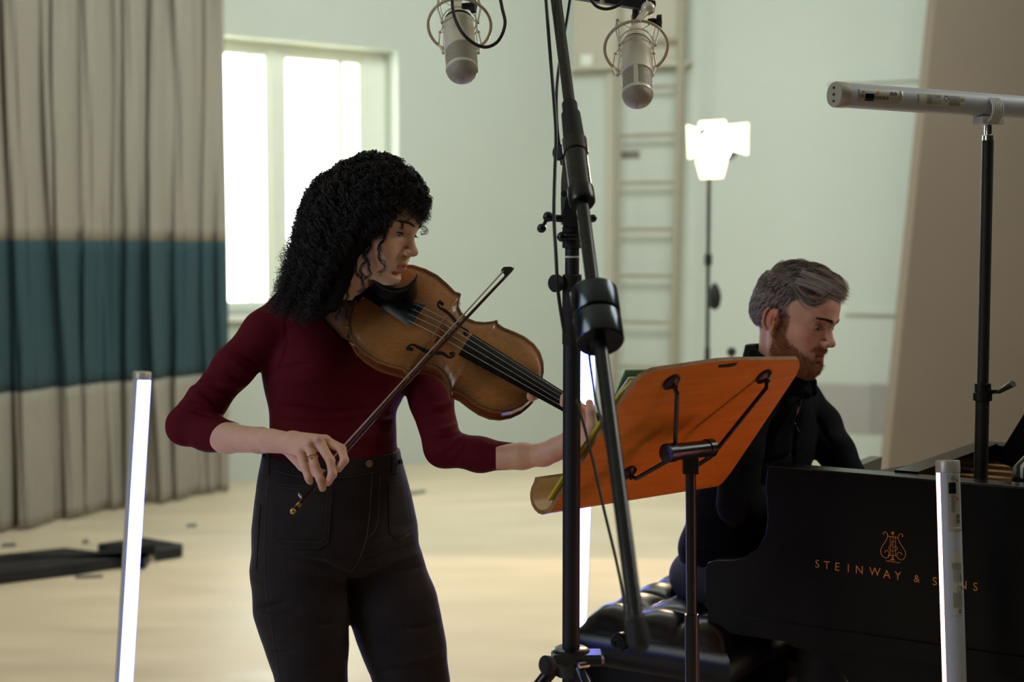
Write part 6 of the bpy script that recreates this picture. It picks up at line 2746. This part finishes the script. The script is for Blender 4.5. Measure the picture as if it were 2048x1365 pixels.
def beard_mask(L_):
    x, y, z = L_.T
    ay = np.abs(y)
    jawline = -.030 - .55 * np.clip(x - .01, 0, .1) + .002 * np.sin(x * 700 + z * 300) + .0015 * np.sin(y * 900)      # upper limit of the beard along the cheek
    m = np.clip((jawline - z) / .018, 0, 1) * np.clip((x + .002) / .008, 0, 1)
    must = np.exp(-((z + .0555) / .0065) ** 2) * (x > .072) * np.clip((.030 - ay) / .005, 0, 1)
    m = np.maximum(m, must)
    lips = np.exp(-(((z + .0700) / .0080) ** 4)) * np.clip((.0235 - ay) / .004, 0, 1) * (x > .074)
    m = m * (1 - lips)
    side_ = np.clip((x + .004) / .004, 0, 1) * np.clip((.030 - x) / .010, 0, 1) * np.clip((ay - .05) / .008, 0, 1) * np.clip((.012 - z) / .01, 0, 1) * np.clip((z + .06) / .01, 0, 1)
    m = np.maximum(m, side_ * .8)
    m = m * np.clip((z + .135) / .02, 0, 1)
    return m


bm__ = beard_mask(L_)[:, None]
hc = hc * (1 - bm__ * .80) + np.array(srgb(150, 100, 72)[:3]) * bm__ * .80
x, y, z = L_.T
hm_ = np.clip((z - (.062 - .9 * np.clip(.055 - x, 0, .06))) / .006, 0, 1)
hm_ = np.maximum(hm_, np.clip((.012 - x) / .008, 0, 1) * np.clip((z + .045) / .01, 0, 1) * np.clip(((np.abs(y) < .0765) | (x < -.034)) * 1.0, 0, 1))
hc = hc * (1 - hm_[:, None]) + np.array(srgb(74, 62, 56)[:3]) * hm_[:, None]
chunks.append((v, q))
cols.append(hc)
vbeard, qbeard = v, q
bvm_head = bvh_of(v, q)

MT = math.radians(50)
MTOR = [(745, 1480, 1612), (775, 1462, 1622), (820, 1440, 1640), (900, 1408, 1640), (980, 1376, 1620), (1040, 1366, 1600), (1100, 1362, 1570), (1150, 1372, 1560)]
NRS, NLS = (1500, 800, 3.26), (1596, 800, 3.52)


def man_body(F_, g=0.0):
    F_.loft(rows_from(MTOR, 3.45, MT, 1.05, .80, shrink=.012 - g), .02)
    F_.cap(P(*NRS), P(*NLS), .050 + g, .048 + g, .04)
    F_.chain(px3([NRS, (1478, 900, 3.22), (1478, 1010, 3.20), (1560, 1010, 3.30)]), [.050 + g, .046 + g, .040 + g, .034 + g], .02)
    F_.chain(px3([NLS, (1640, 850, 3.52), (1672, 905, 3.46), (1712, 975, 3.40)]), [.048 + g, .044 + g, .038 + g, .032 + g], .02)
    F_.cap(P(1552, 740, 3.36), P(1545, 790, 3.38), .056, .06, .03)


def man_skin(F_):
    man_body(F_, -.004)
    for (a, b) in (((1440, 1150, 3.42), (1640, 1150, 3.34)), ((1440, 1150, 3.60), (1640, 1150, 3.55))):
        F_.cap(P(*a), P(*b), .072, .055, .02)
        k_ = P(*b)
        F_.cap(k_, (k_[0] + .02, k_[1], .10), .050, .038, .02)
        F_.cap((k_[0] + .02, k_[1], .06), (k_[0] + .14, k_[1] - .05, .04), .03, .025, .02)
    for (a, b) in (((1560, 1010, 3.30), (1650, 1000, 3.34)), ((1712, 975, 3.40), (1742, 985, 3.36))):
        F_.cap(P(*a), P(*b), .026, .020, .01)
        b = P(*b)
        for k in range(4):
            F_.chain([b, b + np.array([.045, -.02 + .016 * k, -.004]), b + np.array([.07, -.03 + .018 * k, -.03])], [.011, .009, .007], .004)
        F_.chain([b, b + np.array([.03, -.045, -.01]), b + np.array([.055, -.06, -.03])], [.011, .009, .008], .004)


lo = np.array([P(1350, 1000, 3.4)[0] - .05, 3.02, 0.0])
hi = np.array([P(1760, 1000, 3.4)[0] + .12, 3.86, P(1550, 715, 3.4)[2]])
F_ = Field(lo, hi, .006)
man_skin(F_)
v, q = F_.mesh()
chunks.append((v, q))
cols.append(np.tile(SK2, (len(v), 1)))
bv, bq = join_parts(chunks)
bd = link_mesh('body', bv, bq, M_skin, man, 180)
vcolor(bd, np.concatenate(cols))
put_eyes(HM, man, M_irisb, (.86, -.02, -.40), .0335)
M_brow = mat('brown_brow_hair', srgb(82, 56, 42), 0.55)
lashes(HM, man, M_brow, bvm_head, brow_z=.0145, brow_amp=.6, thick=.0034, n=420, lash=False)

# coat with collar
M_coat = mat('black_wool_coat', srgb(17, 17, 21), 0.9, bump=0.3, bscale=700, bdist=.0006, spec=.12)
FC = Field(np.array([lo[0], lo[1], P(1450, 1150, 3.45)[2] - .05]), hi + np.array([0, 0, .03]), .0042)
man_body(FC, .006)
FC.ell(P(1428, 1100, 3.46), (.085, .12, .07), None, .04)
# cuff openings
FC.cap(P(1585, 1008, 3.32), P(1640, 1002, 3.34), .05, .05, .002, 'sub')
FC.cap(P(1722, 990, 3.39), P(1742, 1005, 3.36), .045, .045, .002, 'sub')
# stand-up collar: an open ring round the neck
cpts = []
for t in np.linspace(-2.75, 2.75, 18):
    c0 = P(1562, 736, 3.35)
    ca_ = t + math.radians(155)
    cpts.append(c0 + np.array([math.cos(ca_) * .074, math.sin(ca_) * .072, .006 + .042 * math.cos(t)]))
for i in range(len(cpts) - 1):
    FC.cap(cpts[i], cpts[i + 1], .011, .011, .006)
    FC.cap(cpts[i] - np.array([0, 0, .022]), cpts[i + 1] - np.array([0, 0, .022]), .014, .014, .012)
FC.cap(P(1562, 735, 3.35) + np.array([0, 0, .06]), P(1562, 755, 3.36), .060, .048, .004, 'sub')
v, q = FC.mesh()
v = relax(v, q, 2, .5)
cf = [([(1610, 790), (1600, 830), (1590, 880), (1585, 930)], 5, -.005), ([(1625, 800), (1640, 850), (1665, 900)], 5, -.003), ([(1595, 800), (1560, 850), (1540, 900)], 6, .004), ([(1600, 905), (1560, 920), (1520, 930)], 6, -.004),
      ([(1660, 870), (1640, 890), (1625, 915)], 5, .004), ([(1680, 900), (1660, 915), (1645, 935)], 5, -.003), ([(1370, 1020), (1400, 1035), (1440, 1040)], 7, .004), ([(1362, 1060), (1400, 1070), (1450, 1068)], 6, -.004),
      ([(1360, 1090), (1395, 1100), (1440, 1102)], 6, .004)]
v = sculpt(v, q, cf)
coat = link_mesh('coat', v, q, M_coat, man, 180)
bvc = bvh_of(v, q)
MB().tube(drape_line(bvc, [(1590, 846), (1594, 856), (1600, 868)], .002, dflt=3.3), .0016, 6).build('zip_pull', M_chrome, coat)
MB().tube(drape_line(bvc, [(1604, 785), (1596, 840), (1592, 900), (1588, 960)], .001, dflt=3.3), .0018, 6).build('zip', M_black, coat)

# trousers
M_den = mat('dark_grey_denim', srgb(52, 56, 66), 0.85, noise=.12, nscale=60, bump=.2, bscale=900)
FD = Field(np.array([lo[0], lo[1], .06]), np.array([hi[0], hi[1], P(1450, 1080, 3.45)[2]]), .006)
FD.ell(P(1445, 1155, 3.47), (.13, .15, .085), None, .0)
for (a, b) in (((1440, 1150, 3.40), (1640, 1152, 3.33)), ((1440, 1150, 3.60), (1640, 1150, 3.55))):
    FD.cap(P(*a), P(*b), .082, .064, .03)
    k_ = P(*b)
    FD.cap(k_, (k_[0] + .02, k_[1], .12), .062, .050, .02)
v, q = FD.mesh()
v = relax(v, q, 2)
v = sculpt(v, q, [([(1395, 1120), (1430, 1105), (1480, 1098)], 5, .004), ([(1400, 1135), (1440, 1118), (1490, 1110)], 4, -.004), ([(1410, 1150), (1450, 1132), (1500, 1122)], 4, .003)])
link_mesh('trousers', v, q, M_den, man, 180)
for (b) in ((1640, 1152, 3.33), (1640, 1150, 3.55)):
    k_ = P(*b)
    fo = Field(np.array([k_[0] - .08, k_[1] - .14, .0]), np.array([k_[0] + .26, k_[1] + .1, .18]), .006)
    fo.cap((k_[0] + .02, k_[1], .055), (k_[0] + .16, k_[1] - .05, .038), .045, .036, .02)
    fo.cap((k_[0] + .02, k_[1], .055), (k_[0] + .02, k_[1], .13), .045, .048, .02)
    v_, q_ = fo.mesh()
    v_[:, 2] = np.maximum(v_[:, 2], .003)
    link_mesh('shoe', v_, q_, M_rubber, man, 180)

# hair: a fitted cap, and combed strands over it
hair_c = HM.w(0, 0, .04)
FHm = Field(hair_c - .15, hair_c + .15, .0032)
FHm.ell(HM.w(-.012, 0, .040), np.array([.0965, .0765, .079]) * HM.k, HM.R, 0)
FHm.ell(HM.w(.022, .004, .090), np.array([.050, .050, .022]) * HM.k, HM.R, .03)
FHm.ell(HM.w(-.030, 0, .000), np.array([.080, .078, .060]) * HM.k, HM.R, .02)
FHm.ell(HM.w(.070, 0, .020), np.array([.060, .100, .048]) * HM.k, HM.R, .012, 'sub')
FHm.ell(HM.w(.055, 0, -.060), np.array([.075, .120, .070]) * HM.k, HM.R, .012, 'sub')
FHm.ell(HM.w(-.03, 0, -.10), np.array([.12, .12, .062]) * HM.k, HM.R, .012, 'sub')
for s_ in (1, -1):
    FHm.ell(HM.w(-.010, s_ * .080, -.012), np.array([.023, .020, .034]) * HM.k, HM.R, .004, 'sub')
v, q = FHm.mesh()
v = relax(v, q, 2)
M_hm2 = mat('hair_grey_brown_mass', srgb(100, 90, 86), 0.8, noise=.3, nscale=60, bump=.8, bscale=300, bdist=.002)
hm2 = link_mesh('hair', v, q, M_hm2, man, 180)
Nh = vnormals(v, q)
Lh = HM.loc(v)
Ln = Nh @ HM.R
sel = np.arange(len(v))
M_st = mat('hair_strand_grey', srgb(196, 186, 176), 0.5)
M_sts = mat('hair_strand_side', srgb(206, 198, 206), 0.5)
M_st2 = mat('hair_strand_brown', srgb(104, 88, 76), 0.5)
sets = {0: [], 1: [], 2: []}
for i in range(9000):
    k = sel[RS.randint(len(sel))]
    p, n = Lh[k], Ln[k]
    x, y, z = p
    if x > .06 and z < .07:
        continue
    topm = z > .085 - .25 * max(0, x)
    if topm or x > .03 and z > .06:
        flow = np.array([1.0, .28 + .4 * math.sin(y * 60 + x * 30), .0])
        ln = rnd.uniform(.022, .040)
        lift = .004 + .006 * max(0, (x - .02) / .07)
        grey = x > .055 or rnd.random() < .25
    else:
        flow = np.array([-.45, 0, -1.0])
        ln = rnd.uniform(.010, .020)
        lift = .0035
        side_hair = True
        grey = rnd.random() < .75 if z < .05 else rnd.random() < .35
    flow = flow - n * (flow @ n)
    flow /= np.linalg.norm(flow) + 1e-9
    if topm:
        cl = math.sin(y * 190 + 2.0 * math.sin(x * 70)) 
        lift = (lift + .0045 * cl) * min(1, max(0.15, (z - .085 + .25 * max(0, x)) / .03 if x < .03 else 1))
        flow = flow + np.array([0, .35 * math.cos(x * 90 + y * 50), 0])
    q0 = p - n * .001
    q1 = p + flow * ln * .35 + n * lift
    q2 = p + flow * ln * .7 + n * lift * 1.0
    q3 = p + flow * ln + n * lift * .4
    if topm:
        q3[2] -= .006 * max(0, (x - .0) / .06)
        # keep to the skull while bending forwards
    j = np.array([rnd.gauss(0, .0012), rnd.gauss(0, .0012), rnd.gauss(0, .0012)])
    pts = smooth_path([HM.w(*(q_ + j * w_)) for q_, w_ in ((q0, 0), (q1, .6), (q2, 1), (q3, 1.3))], 3)
    sets[(1 if topm else 2) if grey else 0].append(pts)
# the quiff and the loose lock on the forehead
for (pl, n_, g) in (([(1610, 545, 3.22), (1645, 560, 3.16), (1672, 574, 3.14), (1692, 588, 3.15)], 90, 1), ([(1600, 560, 3.20), (1640, 572, 3.15), (1668, 588, 3.13), (1688, 596, 3.14)], 90, 1), ([(1640, 540, 3.24), (1665, 556, 3.2), (1685, 572, 3.18), (1694, 584, 3.18)], 70, 0),
                    ([(1600, 575, 3.18), (1615, 592, 3.14), (1630, 606, 3.13), (1650, 600, 3.12), (1664, 590, 3.12)], 80, 0), ([(1590, 570, 3.19), (1606, 590, 3.15), (1622, 606, 3.13), (1640, 608, 3.12)], 60, 0), ([(1660, 580, 3.14), (1676, 592, 3.13), (1690, 600, 3.14)], 50, 1)):
    for i in range(n_):
        j = np.array([rnd.gauss(0, .0045), rnd.gauss(0, .006), rnd.gauss(0, .0058)])
        base = [P(p[0] - 6, p[1] + 2, p[2]) + j * (.6 + .25 * k) for k, p in enumerate(pl)]
        s_ = smooth_path(base, 3)
        idx = np.linspace(0, len(s_) - 1, 10)
        s_ = np.stack([np.interp(idx, np.arange(len(s_)), s_[:, c]) for c in range(3)], 1)
        sets[g if rnd.random() < .75 else 1 - g].append(s_)
strands('hair_strands', sets[0], .00050, M_st2, hm2)['kind'] = 'stuff'
lab(hm2.children[-1], 'brown strands of hair')
strands('hair_strands', sets[2], .00050, M_sts, hm2)['kind'] = 'stuff'
lab(hm2.children[-1], 'pale grey strands on the sides')
strands('hair_strands', sets[1], .00050, M_st, hm2)['kind'] = 'stuff'
lab(hm2.children[-1], 'grey strands of hair')
# beard
N_ = vnormals(vbeard, qbeard)
bmk = beard_mask(HM.loc(vbeard))
cand = np.where(bmk > .35)[0]
Lb = HM.loc(vbeard[cand])
Lnb = N_[cand] @ HM.R
S = []
for i in range(5200):
    k = RS.randint(len(cand))
    p, n = Lb[k], Lnb[k]
    if p[0] < -.004 or rnd.random() > bmk[cand[k]] + .1:
        continue
    fl = np.array([.35, 0, -1.0])
    fl = fl - n * (fl @ n)
    fl /= np.linalg.norm(fl) + 1e-9
    ln = rnd.uniform(.005, .010) * (1.0 + .9 * max(0, (-p[2] - .07) / .04))
    if p[2] > -.062:
        ln *= .55
    j = np.array([rnd.gauss(0, .001), rnd.gauss(0, .001), rnd.gauss(0, .001)])
    S.append([HM.w(*(p - n * .0005)), HM.w(*(p + n * .0028 + fl * ln * .4 + j * .5)), HM.w(*(p + n * .0042 + fl * ln * .8 + j)), HM.w(*(p + n * .0040 + fl * ln * 1.2 + j * 1.4))])
M_beard = mat('beard_ginger_brown', srgb(176, 120, 84), 0.55)
strands('beard', S, .00045, M_beard, man)['kind'] = 'stuff'
